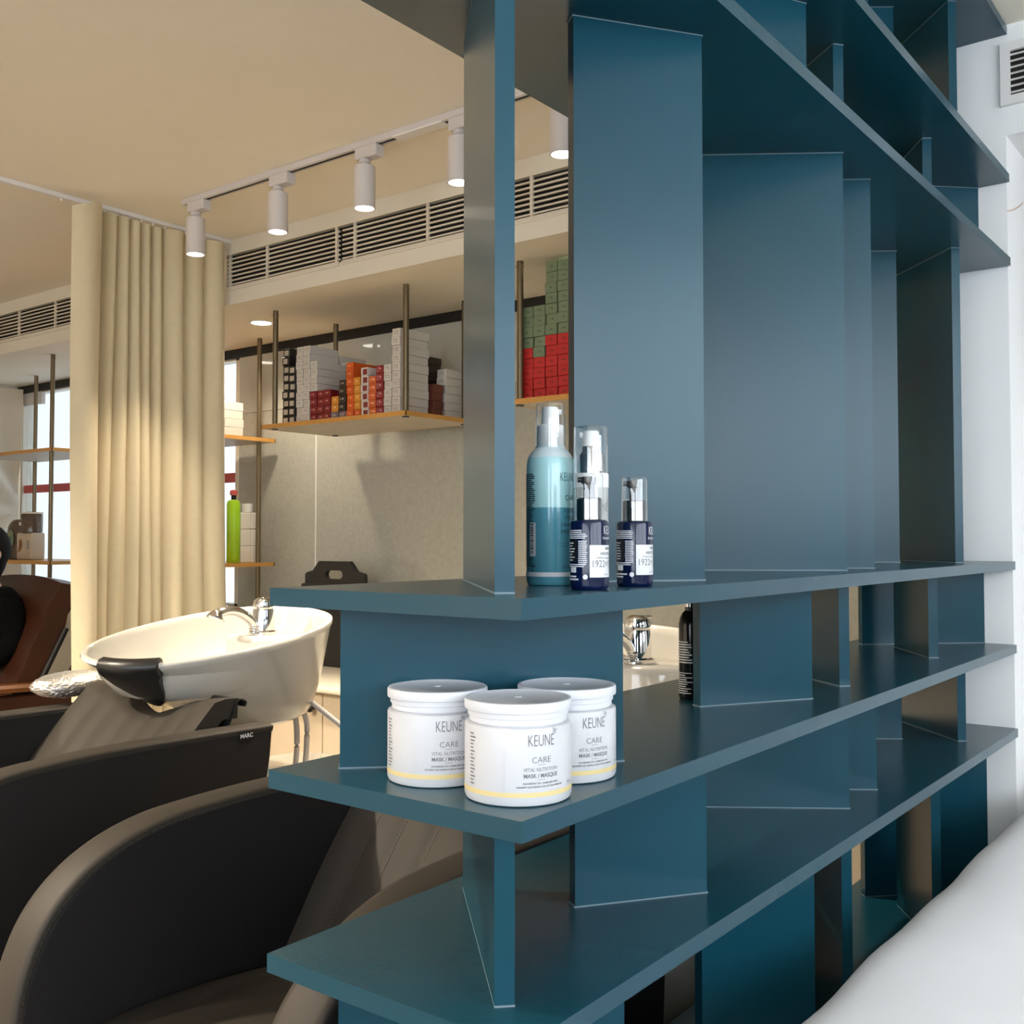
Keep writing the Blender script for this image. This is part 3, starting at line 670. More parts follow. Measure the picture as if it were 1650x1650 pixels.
# green and red cartons on the right-hand shelf
GC = [(2.194, 5, 4), (2.142, 4, 5), (2.090, 6, 7), (2.038, 6, 7), (1.986, 7, 6), (1.934, 6, 6), (1.882, 6, 5)]
WN = ['first', 'second', 'third', 'fourth', 'fifth', 'sixth', 'seventh']
for k, (y, nr, ng) in enumerate(GC):
    column(y, .051, .0368, [('rd', nr, 'bright red'), ('gr', ng, 'sage green')], f'the {WN[k]} column right of the teal post', l=.15)
# items in the bay behind the curtain
column(4.10, .07, .040, [('wh', 4, 'beige-white')], 'the small stack beside the curtain', x=3.07, l=.11, z0=1.732)
bx_items = []
for r in range(3):
    for q in range(2):
        o = bx('carton', M['wbox'], None, 3.198+q*.062, 3.258+q*.062, 4.100, 4.175, 1.1255+r*.0815, 1.1255+r*.0815+.080, bev=.003)
        tag(o, f'{["bottom", "middle", "top"][r]} {["left", "right"][q]} white carton of the six beside the green bottle', 'box', 'white cartons by the curtain')
b = BM(); lathe(b, [(0, 1.3705), (.024, 1.3705), (.026, 1.374), (.028, 1.412), (.026, 1.412), (.024, 1.378), (0, 1.376)], (3.262, 4.135, 0), 28)
tag(obj('cup', b, M['wplast'], None, 40), 'white cup standing upside on the white cartons by the curtain', 'cup')
c = (3.165, 4.115, 1.1255)
t = thing('green_bottle', 'lime green bottle with red and black cap beside the curtain', 'bottle', c)
b = BM(); lathe(b, [(0, 0), (.030, 0), (.032, .003), (.032, .285), (.027, .298), (.014, .303), (0, .303)], c, 32); obj('body', b, M['lime'], t, 40)
b = BM(); lathe(b, [(0, .303), (.012, .303), (.012, .325), (0, .325)], c, 24); obj('collar', b, M['black'], t, 40)
b = BM(); lathe(b, [(0, .3252), (.018, .3252), (.018, .345), (.010, .350), (0, .350)], c, 24); obj('cap', b, M['red'], t, 40)
# items on the window shelf
t = thing('gift_box', 'cream gift box printed with a brown bird on the window shelf', 'box', (3.05, 5.73, 1.122))
bx('box_body', M['beige'], t, 2.995, 3.075, 5.68, 5.85, 1.123, 1.275, bev=.010, seg=3, smooth=40)
b = BM(); V = [(0, 0), (.012, .03), (.02, .055), (.012, .085), (-.006, .095), (-.02, .075), (-.018, .05), (-.03, .02), (-.045, -.005), (-.02, .01)]
prism(b, [(5.800-p[0]*.8, 1.165+p[1]*.8) for p in V], 2.9935, 2.9949, 'x'); obj('bird_print', b, M['armwood'], t)
b = BM()
for k in range(5): box(b, 2.9935, 2.9949, 5.705, 5.735, 1.185+k*.010, 1.190+k*.010)
obj('print_lines', b, M['print'], t)
c = (3.035, 5.755, 1.2755)
t = thing('glass_jar', 'dark patterned jar standing on the cream gift box', 'jar', c)
b = BM(); lathe(b, [(0, 0), (.054, 0), (.058, .004), (.058, .100), (.054, .106), (0, .106)], c, 36); obj('jar_body', b, M['grnjar'], t, 40)
b = BM(); lathe(b, [(0, .1062), (.060, .1062), (.060, .114), (.057, .116), (0, .116)], c, 36); obj('jar_lid', b, M['slat'], t, 40)
bx('jar_label', M['label'], t, 2.9755, 2.9785, 5.765, 5.785, 1.315, 1.335)
c = (3.06, 5.965, 1.122)
t = thing('oval_bottle', 'dark rounded bottle with green label at the left of the window shelf', 'bottle', c)
b = BM(); rings = []
for z, s in ((0.001, .82), (.006, 1), (.15, 1), (.19, .9), (.215, .68), (.228, .4), (.232, .1)):
    rings.append([(c[0]+.045*s*math.cos(i*PI/14), c[1]+.085*s*math.sin(i*PI/14), c[2]+z) for i in range(28)])
loft(b, rings); obj('bottle_body', b, M['grnjar'], t, 50)
b = BM(); lathe(b, [(0, 0), (.05, 0)], (0, 0, 0), 24)
bmesh.ops.rotate(b, verts=b.verts[:], matrix=Matrix.Rotation(-PI/2, 3, 'Y')); bmesh.ops.scale(b, verts=b.verts[:], vec=(1, .8, 1)); bmesh.ops.translate(b, verts=b.verts[:], vec=(c[0]-.0465, c[1]-.01, c[2]+.12)); obj('bottle_label', b, CM['gr'], t)

# ------------------------------------------------------------------ counter under the glass wall, with doors
t = thing('wall_cabinet', 'low beige cabinet with cream countertop along the back wall', 'cabinet', (3.08, 2.6, 0))
bx('countertop', M['ctop'], t, 2.715, UB-.013, .94, 4.30, .655, .675, bev=.004, seg=2, smooth=40)
bx('carcass', M['cab'], t, 2.77, UB-.013, .95, 4.28, .08, .655); bx('plinth', M['dark'], t, 2.80, UB-.013, .95, 4.28, 0, .08)
y = .955
while y < 4.2:
    d = bx('door', M['cab'], t, 2.748, 2.769, y, y+.41, .09, .648, bev=.002)
    for yy in (y+.045,):
        b = BM(); lathe(b, [(0, 0), (.007, 0), (.006, .012), (.015, .018), (.016, .026), (.010, .031), (0, .031)], (0, 0, 0), 20)
        bmesh.ops.rotate(b, verts=b.verts[:], matrix=Matrix.Rotation(-PI/2, 3, 'Y')); bmesh.ops.translate(b, verts=b.verts[:], vec=(2.748, yy, .59)); obj('knob', b, M['black'], d, 40)
    y += .414
# black carrying bag
t = thing('carry_bag', 'flat black bag with slotted carry handle leaning on the back wall', 'bag', (3.2, 3.4, .676))
bw = .215; yc = 3.455; xb = 3.225
out = [(yc-bw, .69), (yc-bw+.02, .677), (yc+bw-.02, .677), (yc+bw, .69), (yc+bw-.008, 1.00)]
b = BM(); prism(b, [(yc-bw, .70), (yc-bw+.008, .685), (yc-bw+.025, .677), (yc+bw-.025, .677), (yc+bw-.008, .685), (yc+bw, .70), (yc+bw-.018, 1.03), (yc+bw-.025, 1.04), (yc-bw+.025, 1.04), (yc-bw+.018, 1.03)], xb-.045, xb+.035, 'x', bev=.012, seg=3)
obj('bag_body', b, M['bag'], t, 50)
def handle_plate():
    # plate with a slot: outline and slot bridged by quads
    H = []; N = 48
    for i in range(N):
        a = 2*PI*i/N
        x = math.cos(a); z = math.sin(a)
        if z >= 0:
            ax = abs(x)
            # stepped shoulder silhouette
            zz = .075 if ax < .52 else .075-.042*((ax-.52)/.18) if ax < .70 else .033-.012*((ax-.70)/.26) if ax < .96 else .021*(1-(ax-.96)/.04)+.0
            px = .19*max(-1, min(1, x*1.02)); pz = zz
        else: px = .19*max(-1, min(1, x*1.25)); pz = -.075*min(1, -z*1.6)
        sx = math.copysign(.036, x)+.019*x; sz = .019*z+.015
        H.append(((px, pz), (sx, sz)))
    b = BM()
    F = []; 
    for xo in (xb-.022, xb+.0):
        F.append(([b.verts.new((xo, yc+p[0], 1.066+p[1])) for p, _ in H], [b.verts.new((xo, yc+s[0], 1.066+s[1])) for _, s in H]))
    for k in range(N):
        j = (k+1) % N
        b.faces.new((F[0][0][k], F[0][0][j], F[0][1][j], F[0][1][k])); b.faces.new((F[1][0][k], F[1][0][j], F[1][1][j], F[1][1][k]))
        b.faces.new((F[0][0][k], F[0][0][j], F[1][0][j], F[1][0][k])); b.faces.new((F[0][1][k], F[0][1][j], F[1][1][j], F[1][1][k]))
    bmesh.ops.recalc_face_normals(b, faces=b.faces[:])
    obj('carry_handle', b, M['rubber'], t, 40)
handle_plate()
b = BM(); box(b, xb-.04, xb-.01, yc+bw-.004, yc+bw+.028, .72, .745, bev=.003); box(b, xb-.04, xb-.01, yc+bw-.004, yc+bw+.020, .775, .805, bev=.003); obj('strap_clip', b, M['black'], t)

# ------------------------------------------------------------------ shampoo chairs
def arc_profile():
    top = [(.800, .13), (.790, .30), (.790, .42), (.794, .537), (.816, .615), (.850, .672), (.900, .717), (.962, .749), (1.033, .769), (1.110, .778), (1.264, .784), (1.50, .783), (1.716, .780)]
    P = smooth_path([(p[0], 0, p[1]) for p in top], 5)
    return [(p.x, p.z) for p in P]
def make_chair(vc, w, label, du=0.0, dashes=True):
    t = thing('shampoo_chair', label, 'chair', (1.25+du, vc, 0), 'shampoo chairs in front of the basins')
    prof = [(x+du, z) for x, z in arc_profile()]
    tail = [(1.722+du, .772), (1.716+du, .70), (1.690+du, .55), (1.66+du, .13)]
    th = .078
    for sgn in (-1, 1):
        y0 = vc + sgn*w/2 - (th if sgn > 0 else 0); y1 = y0 + th
        # side shell a little inside the strip
        ins = [(x+.010*(1 if x < .95+du else .4), z-.008) for x, z in prof] + [(x-.004, z-.004) for x, z in tail]
        b = BM(); prism(b, ins, y0+.002, y1-.002, 'y', bev=.010, seg=3)
        arm = obj('armrest', b, M['char'], t, 40)
        # taupe strip running over the top and round the front
        b = BM(); rings = []
        Q = [Vector((p[0], 0, p[1])) for p in prof]
        for i, p in enumerate(Q):
            d = (Q[min(i+1, len(Q)-1)]-Q[max(i-1, 0)]).normalized(); n = Vector((-d.z, 0, d.x))
            ring = []
            for yy, h in ((y0+.003, -.014), (y0, -.004), (y0+.002, .0), (y0+.012, .0025), ((y0+y1)/2, .0035), (y1-.012, .0025), (y1-.002, .0), (y1, -.004), (y1-.003, -.014)):
                q = p + n*(h-.004); ring.append((q.x, yy, q.z))
            rings.append(ring)
        loft(b, rings); obj('top_strip', b, M['taupe'], arm, 50, label='taupe leather strip over the armrest edge')
        # stitching just below the strip on the inner face
        if dashes:
            b = BM(); yin = y0-.0004 if sgn > 0 else y1+.0004
            for i in range(2, len(Q)-1):
                p, q = Q[i], Q[i+1]; d = (q-p); L = d.length
                n = Vector((-d.z, 0, d.x)).normalized()
                k = max(1, int(L/.008))
                for j in range(k):
                    a = p + d*((j+.1)/k) - n*.012; c2 = p + d*((j+.75)/k) - n*.012
                    m2 = n*.0006
                    vs = [b.verts.new((v.x, yin, v.z)) for v in (a-m2, c2-m2, c2+m2, a+m2)]; b.faces.new(vs)
            st = obj('stitching', b, M['thread'], arm); st['kind'] = 'stuff'
    yi0, yi1 = vc-w/2+th+.001, vc+w/2-th-.001
    # seat cushion with a rounded front, channel-stitched
    NY = 40
    def chan(y): return .004*abs(math.sin((y-yi0)/(yi1-yi0)*PI*7))
    b = BM(); rows = []
    sp = smooth_path([(.800+du, 0, .22), (.785+du, 0, .34), (.795+du, 0, .43), (.84+du, 0, .478), (.95+du, 0, .492), (1.10+du, 0, .490), (1.25+du, 0, .475), (1.40+du, 0, .455)], 5)
    for p in sp:
        rows.append([(p.x, yi0+(yi1-yi0)*i/NY, p.z - .004 + chan(yi0+(yi1-yi0)*i/NY) - .012*abs(2*i/NY-1)**6) for i in range(NY+1)])
    loft(b, rows, False, False, closed=False); bmesh.ops.solidify(b, geom=b.faces[:], thickness=.03)
    seat = obj('seat', b, M['taupe'], t, 60)
    b = BM(); box(b, .81+du, 1.66+du, yi0, yi1, .13, .42); obj('seat_base', b, M['char'], t)
    b = BM(); box(b, .90+du, 1.60+du, vc-w/2+.05, vc+w/2-.05, 0, .13, bev=.01); obj('plinth', b, M['black'], t)
    # reclined backrest: concave top edge under the basin neck
    b = BM(); rows = []; NL = 22
    a0 = Vector((1.315+du, 0, .455)); a1 = Vector((1.645+du, 0, .862)); d = (a1-a0); nrm = Vector((-d.z, 0, d.x)).normalized()
    prof2 = []
    for k in range(NL+1):
        f = k/NL; row = []
        for i in range(NY+1):
            s = i/NY*2-1
            top = 1.0 - .13*math.exp(-(s/.48)**2)
            lenf = f*top
            bul = .018*math.sin(PI*min(1, f*1.05))
            p = a0 + d*lenf + nrm*(bul + chan(yi0+(yi1-yi0)*i/NY)*1.2 + .018*s*s - (.05*max(0, f-.93)/.07))
            row.append((p.x, yi0+(yi1-yi0)*i/NY, p.z))
        rows.append(row)
    loft(b, rows, False, False, closed=False); bmesh.ops.recalc_face_normals(b, faces=b.faces[:])
    bmesh.ops.solidify(b, geom=b.faces[:], thickness=.05)
    bk = obj('backrest', b, M['taupe'], t, 60)
    b = BM()
    for j in range(1, 7):
        y = yi0+(yi1-yi0)*j/7
        i = round(j/7*NY)
        for k in range(2, NL-1):
            for q in range(3):
                p0 = Vector(rows[k][i]).lerp(Vector(rows[k+1][i]), q/3+.06); p1 = Vector(rows[k][i]).lerp(Vector(rows[k+1][i]), q/3+.25)
                o2 = nrm*.0018; w2 = Vector((0, .0008, 0))
                vs = [b.verts.new(v) for v in (p0+o2-w2, p1+o2-w2, p1+o2+w2, p0+o2+w2)]; b.faces.new(vs)
    st = obj('stitching', b, M['thread'], bk); st['kind'] = 'stuff'
    # black flap curling over the near end of the backrest
    b = BM(); pp = smooth_path([(1.60+du, yi0+.01, .70), (1.645+du, yi0+.01, .80), (1.665+du, yi0+.01, .838), (1.690+du, yi0+.01, .832), (1.688+du, yi0+.01, .818)], 6)
    loft(b, [[(p.x, yi0-.006, p.z), (p.x, yi0+.10, p.z)] for p in pp], False, False, closed=False); bmesh.ops.solidify(b, geom=b.faces[:], thickness=.004)
    obj('vinyl_flap', b, M['rubber'], t, 60)
    # woven tag on the outer side of the near armrest
    b = BM(); yo = vc-w/2-.0012; box(b, 1.615+du, 1.650+du, yo, yo+.0025, .752, .772); tg = obj('woven_tag', b, M['black'], t)
    V, F = text_data('MARC', .014, offset=.0003); b = BM(); vs = [b.verts.new((1.6325+du+v.x, yo-.0004, .762+v.y)) for v in V]
    for f in F: b.faces.new([vs[i] for i in f])
    obj('tag_lettering', b, M['printw'], tg)
    return t
make_chair(2.427, .722, 'dark leather shampoo chair under the basin beside the curtain')
make_chair(1.275, .680, 'dark leather shampoo chair with rounded armrest right behind the bookcase')
# glittering cushion lying on the far armrest
b = BM(); bmesh.ops.create_icosphere(b, subdivisions=5, radius=1)
for v in b.verts:
    n = v.co.normalized(); k = 1 + .05*noise.noise(n*9) + .035*noise.noise(n*22)
    e = 1-abs(n.z)
    v.co = Vector((math.copysign(abs(n.x)**.75, n.x)*.115, math.copysign(abs(n.y)**.75, n.y)*.075, n.z*.034))*k
bmesh.ops.rotate(b, verts=b.verts[:], matrix=Matrix.Rotation(.25, 3, 'Z')); bmesh.ops.translate(b, verts=b.verts[:], vec=(1.60, 2.80, .830))
tag(obj('sequin_cushion', b, M['foil'], None, 60), 'small glittering silver cushion on the armrest before the curtain', 'cushion')

# ------------------------------------------------------------------ basins
def make_basin(vc, u0, label, rot):
    t = thing('shampoo_basin', label, 'basin', (u0, vc, 0), 'ceramic shampoo basins')
    N = 56; A, Bh = .365, .245
    def zr(x, y=None): return .928 + .095*(x-(u0-A))/(2*A) + (0 if y is None else .085*(y-vc))
    def ring(s, sh, dz, flat=None, e=2.35):
        out = []
        for i in range(N):
            a = 2*PI*i/N; ca, sa = math.cos(a), math.sin(a)
            x = math.copysign(abs(ca)**(2/e), ca)*A*s; y = math.copysign(abs(sa)**(2/e), sa)*Bh*s*(1-.12*min(0, -ca)*0 - .10*max(0, -ca))
            X = u0+sh+x; z = zr(X, vc+y)*(1-flat) + zr(u0)*flat + dz
            out.append((X, vc+y, z))
        return out
    rings = [ring(.20, .140, -.268, 1), ring(.36, .140, -.264, 1), ring(.47, .138, -.247, .97), ring(.58, .120, -.205, .85), ring(.71, .085, -.150, .6), ring(.84, .045, -.085, .3), ring(.93, .016, -.040, .1), ring(.975, .004, -.016, 0), ring(1.0, 0, -.004, 0), ring(.995, 0, .004, 0), ring(.97, 0, .006, 0),
             ring(.945, 0, .002, 0), ring(.925, 0, -.012, 0), ring(.87, .0, -.06, .1), ring(.76, .0, -.115, .3), ring(.55, .0, -.155, .6), ring(.25, 0, -.172, .9), ring(.06, 0, -.176, 1)]
    b = BM(); loft(b, rings); bowl = obj('bowl', b, M['ceram'], t, 60)
    # raised deck for the tap at the back of the bowl
    dk = (u0+.165, vc, 0)
    b = BM(); rr = []
    for z, s in ((.83, .115), (.945, .110), (.957, .106), (.962, .098)): rr.append([(dk[0]+.02+s*.95*math.cos(i*PI/18), dk[1]+s*1.15*math.sin(i*PI/18), z) for i in range(36)])
    loft(b, rr); obj('tap_deck', b, M['ceram'], bowl, 50)
    # rubber neck rest wrapped over the front rim
    b = BM(); rows = []
    for k in range(15):
        a = PI + math.radians(-2 + k*36/14 + rot); ca, sa = math.cos(a), math.sin(a)
        def P(s, dz, sh=0):
            x = math.copysign(abs(ca)**(2/2.35), ca)*A*s; y = math.copysign(abs(sa)**(2/2.35), sa)*Bh*s*(1-.10*max(0, -ca))
            return (u0+sh+x, vc+y, zr(u0+x, vc+y)+dz)
        tp = .35 + .65*math.sin(PI*min(1, max(0, (k+2)/16)))
        pth = [(1.03, 0, 0), (1.025, -.018, .004), (.985, -.042, .016), (.905, -.087, .045), (.835, -.122, .062)]
        def L(j):
            q = tp*j; i0 = min(3, int(q)); w = q-i0
            return [pth[i0][m]*(1-w)+pth[i0+1][m]*w for m in range(3)]
        out = [L(j) for j in (1, 2, 3, 4)]
        rows.append([P(.90, -.012), P(.93, .010), P(.97, .018), P(1.01, .014), P(1.03, .0)] + [P(*q) for q in out] + [P(q[0]-.05, q[1]+.004, q[2]) for q in out[::-1]] + [P(.97, -.008)])
    loft(b, rows, True, True, closed=True); obj('neck_rest', b, M['rubber'], t, 60, label='black rubber neck rest over the front rim')
    # tap
    tz = .962; tx, ty = u0+.175, vc
    b = BM(); lathe(b, [(0, 0), (.040, 0), (.040, .008), (.033, .012), (.031, .064), (.029, .074), (0, .074)], (tx, ty, tz), 32); tap = obj('tap_body', b, M['chrome'], t, 40)
    b = BM(); lathe(b, [(0, .0742), (.029, .0742), (.031, .082), (.027, .098), (.015, .106), (0, .107)], (tx, ty, tz), 32)
    box(b, tx-.004, tx+.055, ty-.008, ty+.008, tz+.096, tz+.104, bev=.003); obj('tap_lever', b, M['chrome'], tap, 40)
    sp = smooth_path([(tx-.03, ty, tz+.012), (tx-.045, ty, tz+.040), (tx-.085, ty, tz+.066), (tx-.125, ty, tz+.074), (tx-.160, ty, tz+.066), (tx-.170, ty, tz+.050)], 6)
    b = BM(); tube(b, sp, [.0145]*(len(sp)-8) + [.015, .017, .020, .0235, .026, .0268, .0265, .025], 16); obj('shower_spout', b, M['chrome'], tap, 50)
    b = BM()
    for k in range(4): lathe(b, [(.016, .004+.006*k), (.0205, .0065+.006*k), (.016, .009+.006*k)], (tx-.030, ty, tz), 20)
    obj('spout_ferrule', b, M['chrome'], tap, 50)
    # column and white support plate
    b = BM(); lathe(b, [(0, .555), (.045, .555), (.040, .60), (.045, .66), (.060, .722), (0, .722)], (u0+.15, vc, 0), 32); obj('column', b, M['chrome'], t, 40)
    b = BM(); rr = []
    for z, s in ((.10, .92), (.50, .94), (.515, 1), (.545, 1), (.553, .985), (.556, .95)):
        rr.append([(u0+.25+.25*s*math.copysign(abs(math.cos(i*PI/24))**.6, math.cos(i*PI/24)), vc+.19*s*math.copysign(abs(math.sin(i*PI/24))**.6, math.sin(i*PI/24)), z) for i in range(48)])
    loft(b, rr); obj('support_plate', b, M['ceram'], t, 50)
    b = BM(); box(b, u0+.05, u0+.45, vc-.16, vc+.16, 0, .105, bev=.01); obj('foot', b, M['char'], t)
    for k, pth in enumerate(([(u0+.22, vc-.02, .80), (u0+.27, vc-.03, .72), (u0+.28, vc-.03, .62), (u0+.27, vc-.03, .54)],
                             [(u0+.24, vc-.04, .80), (u0+.295, vc-.05, .71), (u0+.30, vc-.05, .62), (u0+.29, vc-.05, .53)],
                             [(u0+.24, vc-.06, .80), (u0+.33, vc-.10, .72), (u0+.42, vc-.15, .62), (u0+.46, vc-.18, .48), (u0+.47, vc-.19, .30)])):
        b = BM(); tube(b, smooth_path(pth, 8), .0085, 10); obj('hose', b, M['greym'], t, 60)
make_basin(2.445, 1.815, 'cream ceramic shampoo basin tilted beside the curtain with chrome tap', 8)
make_basin(1.215, 1.875, 'cream ceramic shampoo basin seen through the bookcase behind the jars', 8)

# ------------------------------------------------------------------ sofa in the foreground
t = thing('sofa', 'white leatherette sofa back rising at the lower right', 'sofa', (1.8, .2, 0))
def sofa_block(x0, x1, prof, name, m=M['sofa'], cap=.05, lump=.006):
    b = BM(); rows = []; NX = 44
    P = smooth_path([(0, p[0], p[1]) for p in prof], 5); cy = sum(p.y for p in P)/len(P); cz = sum(p.z for p in P)/len(P)
    for i in range(NX+1):
        f = i/NX; x = x0+(x1-x0)*f
        e = min(f, 1-f)*(x1-x0); k = 1-.16*max(0, 1-e/cap)**2
        row = []
        for p in P:
            n = lump*noise.noise(Vector((x*5, p.y*6, p.z*6)))
            row.append((x, cy+(p.y-cy)*k+n, cz+(p.z-cz)*k+n))
        rows.append(row)
    loft(b, rows, True, True, closed=True); return obj(name, b, m, t, 60)
sofa_block(.98, 3.0, [(.12, .20), (.13, .45), (.16, .60), (.22, .648), (.32, .662), (.42, .668), (.49, .660), (.515, .625), (.52, .50), (.52, .20), (.32, .19)], 'backrest', lump=.004)
sofa_block(.98, 1.76, [(-.45, .20), (-.47, .32), (-.44, .40), (-.30, .425), (0, .425), (.11, .41), (.118, .30), (.11, .20)], 'seat_cushion', lump=.004)
sofa_block(1.77, 2.60, [(-.45, .20), (-.47, .32), (-.44, .40), (-.30, .425), (0, .425), (.11, .41), (.118, .30), (.11, .20)], 'seat_cushion', lump=.004)
for x in (1.02, 2.45):
    for y in (-.40, .45): bx('foot', M['black'], t, x, x+.05, y, y+.05, 0, .215)

# ------------------------------------------------------------------ far bay: brown chair, seated person, wall fabric
def skin_chain(name, verts, edges, m, parent, sub=2):
    me = bpy.data.meshes.new(name); me.from_pydata([v[0] for v in verts], edges, []); me.update()
    o = bpy.data.objects.new(name, me); COL.objects.link(o)
    sk = o.modifiers.new('Skin', 'SKIN'); sk.use_smooth_shade = True
    for i, v in enumerate(verts):
        r = v[1]; o.data.skin_vertices[0].data[i].radius = r if isinstance(r, tuple) else (r, r)
    o.data.skin_vertices[0].data[0].use_root = True
    ss = o.modifiers.new('Sub', 'SUBSURF'); ss.levels = sub; ss.render_levels = sub
    bpy.context.view_layer.update()
    me2 = bpy.data.meshes.new_from_object(o.evaluated_get(bpy.context.evaluated_depsgraph_get()))
    o.modifiers.clear(); o.data = me2; me2.materials.clear(); me2.materials.append(m)
    for p in me2.polygons: p.use_smooth = True
    o.parent = parent
    return o
bc = thing('leather_chair', 'brown leather armchair in shadow left of the curtain', 'chair', (2.35, 5.0, 0))
CX, CY = 2.35, 5.0
b = BM(); rows = []
for k in range(15):
    f = k/14; row = []
    for i in range(17):
        s = i/8-1
        x = CX+.06+.27*f+.03*s*s*-1+.012*math.sin(f*22)*math.exp(-((f-.85)/.3)**2); z = .42+.63*f - .03*s*s*f
        row.append((x, CY-.04+s*.40, z))
    rows.append(row)
loft(b, rows, False, False, closed=False); bmesh.ops.solidify(b, geom=b.faces[:], thickness=.10); obj('backrest', b, M['bleather'], bc, 60)
b = BM(); box(b, CX-.45, CX+.14, CY-.36, CY+.30, .27, .405, bev=.05, seg=4); obj('seat', b, M['bleather'], bc, 50)
for s in (-1, 1):
    b = BM(); rr = [[(x, CY-.03+s*.44+y, z+zz) for y, zz in ((-.035, -.018), (.035, -.018), (.04, 0), (.03, .014), (-.03, .014), (-.04, 0))] for x, z in ((CX-.46, .565), (CX-.40, .585), (CX-.1, .592), (CX+.12, .582), (CX+.17, .57))]
    loft(b, rr); arm = obj('armrest', b, M['armwood'], bc, 50)
    b = BM(); prism(b, [(CX-.42, .12), (CX+.38, .12), (CX+.43, .84), (CX+.34, .86), (CX+.22, .60), (CX+.10, .556), (CX-.42, .556)], CY-.03+s*.43-.025, CY-.03+s*.43+.025, 'y', bev=.012, seg=3); obj('side_panel', b, M['bleather'], bc, 50)
b = BM(); lathe(b, [(0, 0), (.27, 0), (.27, .02), (.08, .05), (.05, .09), (.05, .28), (0, .28)], (CX-.1, CY, 0), 32); obj('pedestal', b, M['char'], bc, 40)
# cross strap over the backrest
b = BM(); tube(b, [(CX+.02, CY-.447, .44), (CX+.22, CY-.447, .83)], .014, 8); obj('side_strap', b, M['black'], bc, 50)
# person in black, seated, facing away from the back wall
px, py = 2.425, 5.0
pr = thing('person', 'person with black hair and black clothing seated at the left edge', 'person', (px, py, 0))
def sk(o): return (px+o[0], py+o[1], o[2])
def rel(vs): return [((v[0][0], v[0][1], v[0][2]), v[1]) for v in vs]
body = rel([((.00, 0, .52), .13), ((.01, 0, .66), .125), ((.02, 0, .80), .135), ((.01, 0, .93), (.12, .15)), ((.0, 0, 1.02), .055), ((-.01, 0, 1.08), .055), ((-.015, 0, 1.16), (.085, .075)), ((-.02, 0, 1.235), (.07, .065)),
            ((.01, -.17, .95), .055), ((.03, -.22, .74), .045), ((-.16, -.20, .66), .038), ((-.22, -.19, .655), .032), ((.01, .17, .95), .055), ((.03, .22, .74), .045), ((-.16, .20, .66), .038), ((-.22, .19, .655), .032),
            ((-.02, -.10, .52), .09), ((-.40, -.12, .53), .07), ((-.45, -.12, .12), .045), ((-.56, -.12, .06), .035), ((-.02, .10, .52), .09), ((-.40, .12, .53), .07), ((-.45, .12, .12), .045), ((-.56, .12, .06), .035)])
# fingers on both hands
base = len(body); E = [(0, 1), (1, 2), (2, 3), (3, 4), (4, 5), (5, 6), (6, 7), (3, 8), (8, 9), (9, 10), (10, 11), (3, 12), (12, 13), (13, 14), (14, 15), (0, 16), (16, 17), (17, 18), (18, 19), (0, 20), (20, 21), (21, 22), (22, 23)]
for hand, sg in ((11, -1), (15, 1)):
    hx, hy, hz = body[hand][0]
    for q, (dy, ln) in enumerate(((-.026, .055), (-.009, .064), (.009, .060), (.025, .045))):
        i = len(body); body.append(((hx-.045, hy+dy, hz+.002), .009)); body.append(((hx-.045-ln*.55, hy+dy, hz-.004), .0085)); body.append(((hx-.045-ln, hy+dy, hz-.018), .0075)); E += [(hand, i), (i, i+1), (i+1, i+2)]
    i = len(body); body.append(((hx-.015, hy-sg*.036, hz), .010)); body.append(((hx-.048, hy-sg*.050, hz-.008), .009)); E += [(hand, i), (i, i+1)]
o = skin_chain('body', body, E, M['skin'], pr)
cl = rel([((.00, 0, .50), .155), ((.015, 0, .66), .15), ((.025, 0, .80), .16), ((.01, 0, .93), (.14, .165)), ((.0, 0, 1.01), .075), ((.01, -.17, .95), .075), ((.03, -.225, .74), .064), ((-.15, -.205, .665), .052), ((.01, .17, .95), .075), ((.03, .225, .74), .064), ((-.15, .205, .665), .052),
          ((-.02, -.10, .52), .11), ((-.40, -.12, .535), .088), ((-.45, -.12, .14), .06), ((-.02, .10, .52), .11), ((-.40, .12, .535), .088), ((-.45, .12, .14), .06)])
skin_chain('clothing', cl, [(0, 1), (1, 2), (2, 3), (3, 4), (3, 5), (5, 6), (6, 7), (3, 8), (8, 9), (9, 10), (0, 11), (11, 12), (12, 13), (0, 14), (14, 15), (15, 16)], M['cloth'], pr)
b = BM(); bmesh.ops.create_icosphere(b, subdivisions=4, radius=1)
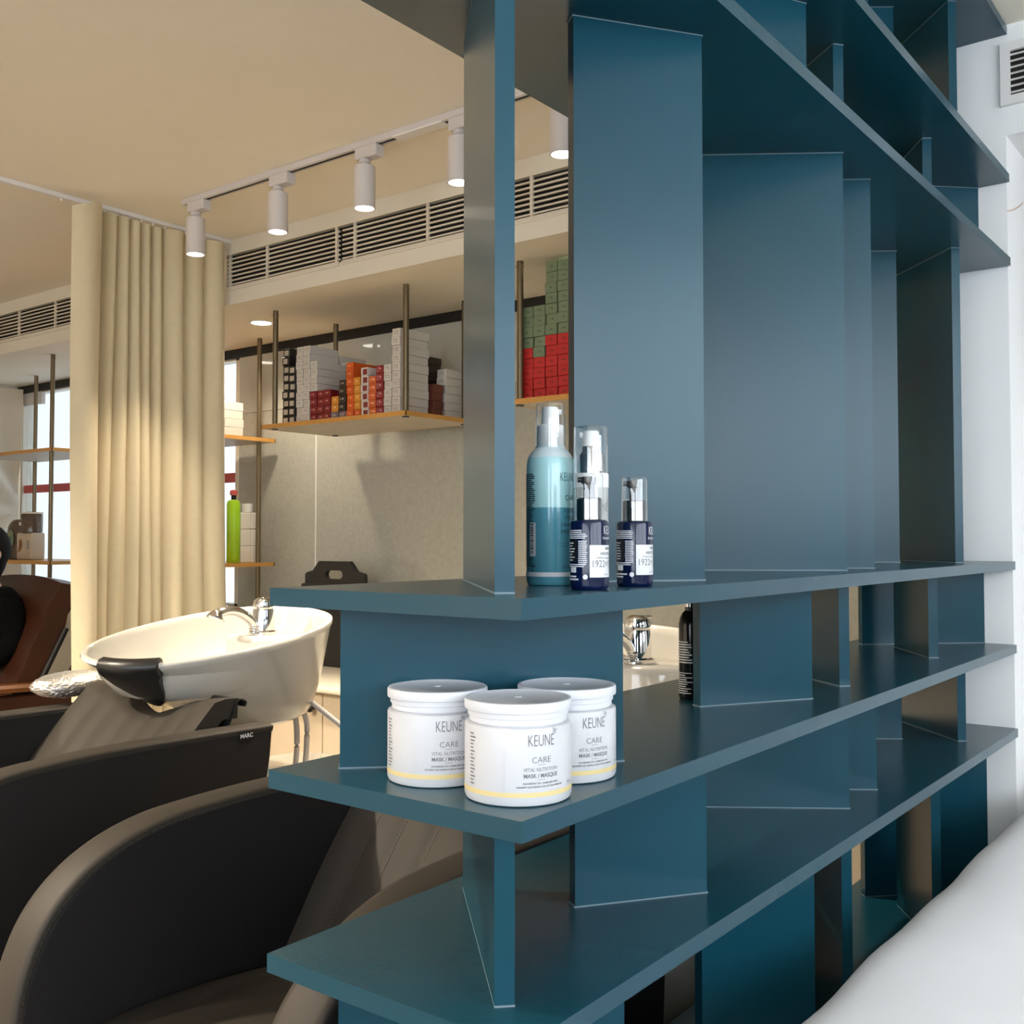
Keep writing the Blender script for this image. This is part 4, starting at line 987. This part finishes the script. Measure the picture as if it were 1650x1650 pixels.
for v in b.verts:
    n = v.co.normalized(); r = 1+.03*noise.noise(n*7)
    x = n.x*.108; y = n.y*.092; z = n.z*.125
    if n.x < -.25 and n.z < .45: x *= .62; y *= .86   # leaves the face free
    if n.z < -.3 and n.x > -.2: z *= 1.35; x *= .85
    v.co = Vector((px-.006+x*r, py+y*r, 1.190+z*r))
obj('hair', b, M['hair'], pr, 60)
for q in (-1, 1):
    b = BM(); bmesh.ops.create_icosphere(b, subdivisions=2, radius=.009, matrix=Matrix.Translation((px-.0895, py+q*.030, 1.182))); obj('eye', b, M['black'], pr, 60)
    b = BM(); rr = []
    for x, w, z1 in ((-.62, .034, .05), (-.60, .042, .065), (-.52, .044, .085), (-.44, .044, .115), (-.40, .040, .115), (-.385, .034, .06)): rr.append([(px+x, py+q*.12+w*math.cos(i*PI/8), .004+(z1-.004)*(.5+.5*math.sin(i*PI/8))) for i in range(16)])
    loft(b, rr); obj('shoe', b, M['black'], pr, 60)
b = BM(); loft(b, [[(px-.094-dx, py+w*c_, 1.150+dz+h*s_) for c_, s_ in ((1, 0), (.5, .8), (-.5, .8), (-1, 0), (-.5, -.8), (.5, -.8))] for dx, dz, w, h in ((0, .02, .010, .02), (.012, .008, .013, .012), (.018, .0, .010, .008))]); obj('nose', b, M['skin'], pr, 60)
b = BM(); box(b, px-.100, px-.085, py-.022, py+.022, 1.108, 1.118, bev=.004, seg=2); obj('mouth', b, M['red'], pr, 60)
b = BM(); bmesh.ops.create_icosphere(b, subdivisions=2, radius=1)
for v in b.verts: v.co = Vector((px+.0+v.co.x*.016, py-.094+v.co.y*.010, 1.165+v.co.z*.026))
obj('ear', b, M['skin'], pr, 60)
# cream fabric hung in folds on the left wall
b = BM(); rows = []
for i in range(41):
    row = []
    for j in range(49):
        x = 2.2 + 1.19*i/40; z = .9 + 1.30*j/48
        dx, dz = x-3.42, z-1.42
        a = math.atan2(dz, -dx); r = math.hypot(dx, dz)
        row.append((x, VL-.06-.055*math.sin(a*8+1.2)*min(1, r/.35)-.006*math.sin(z*23+x*7), z))
    rows.append(row)
loft(b, rows, False, False, closed=False); bmesh.ops.solidify(b, geom=b.faces[:], thickness=.004)
tag(obj('wall_drape', b, M['drape'], None, 60), 'cream fabric pulled into radiating folds left of the window', 'drape')
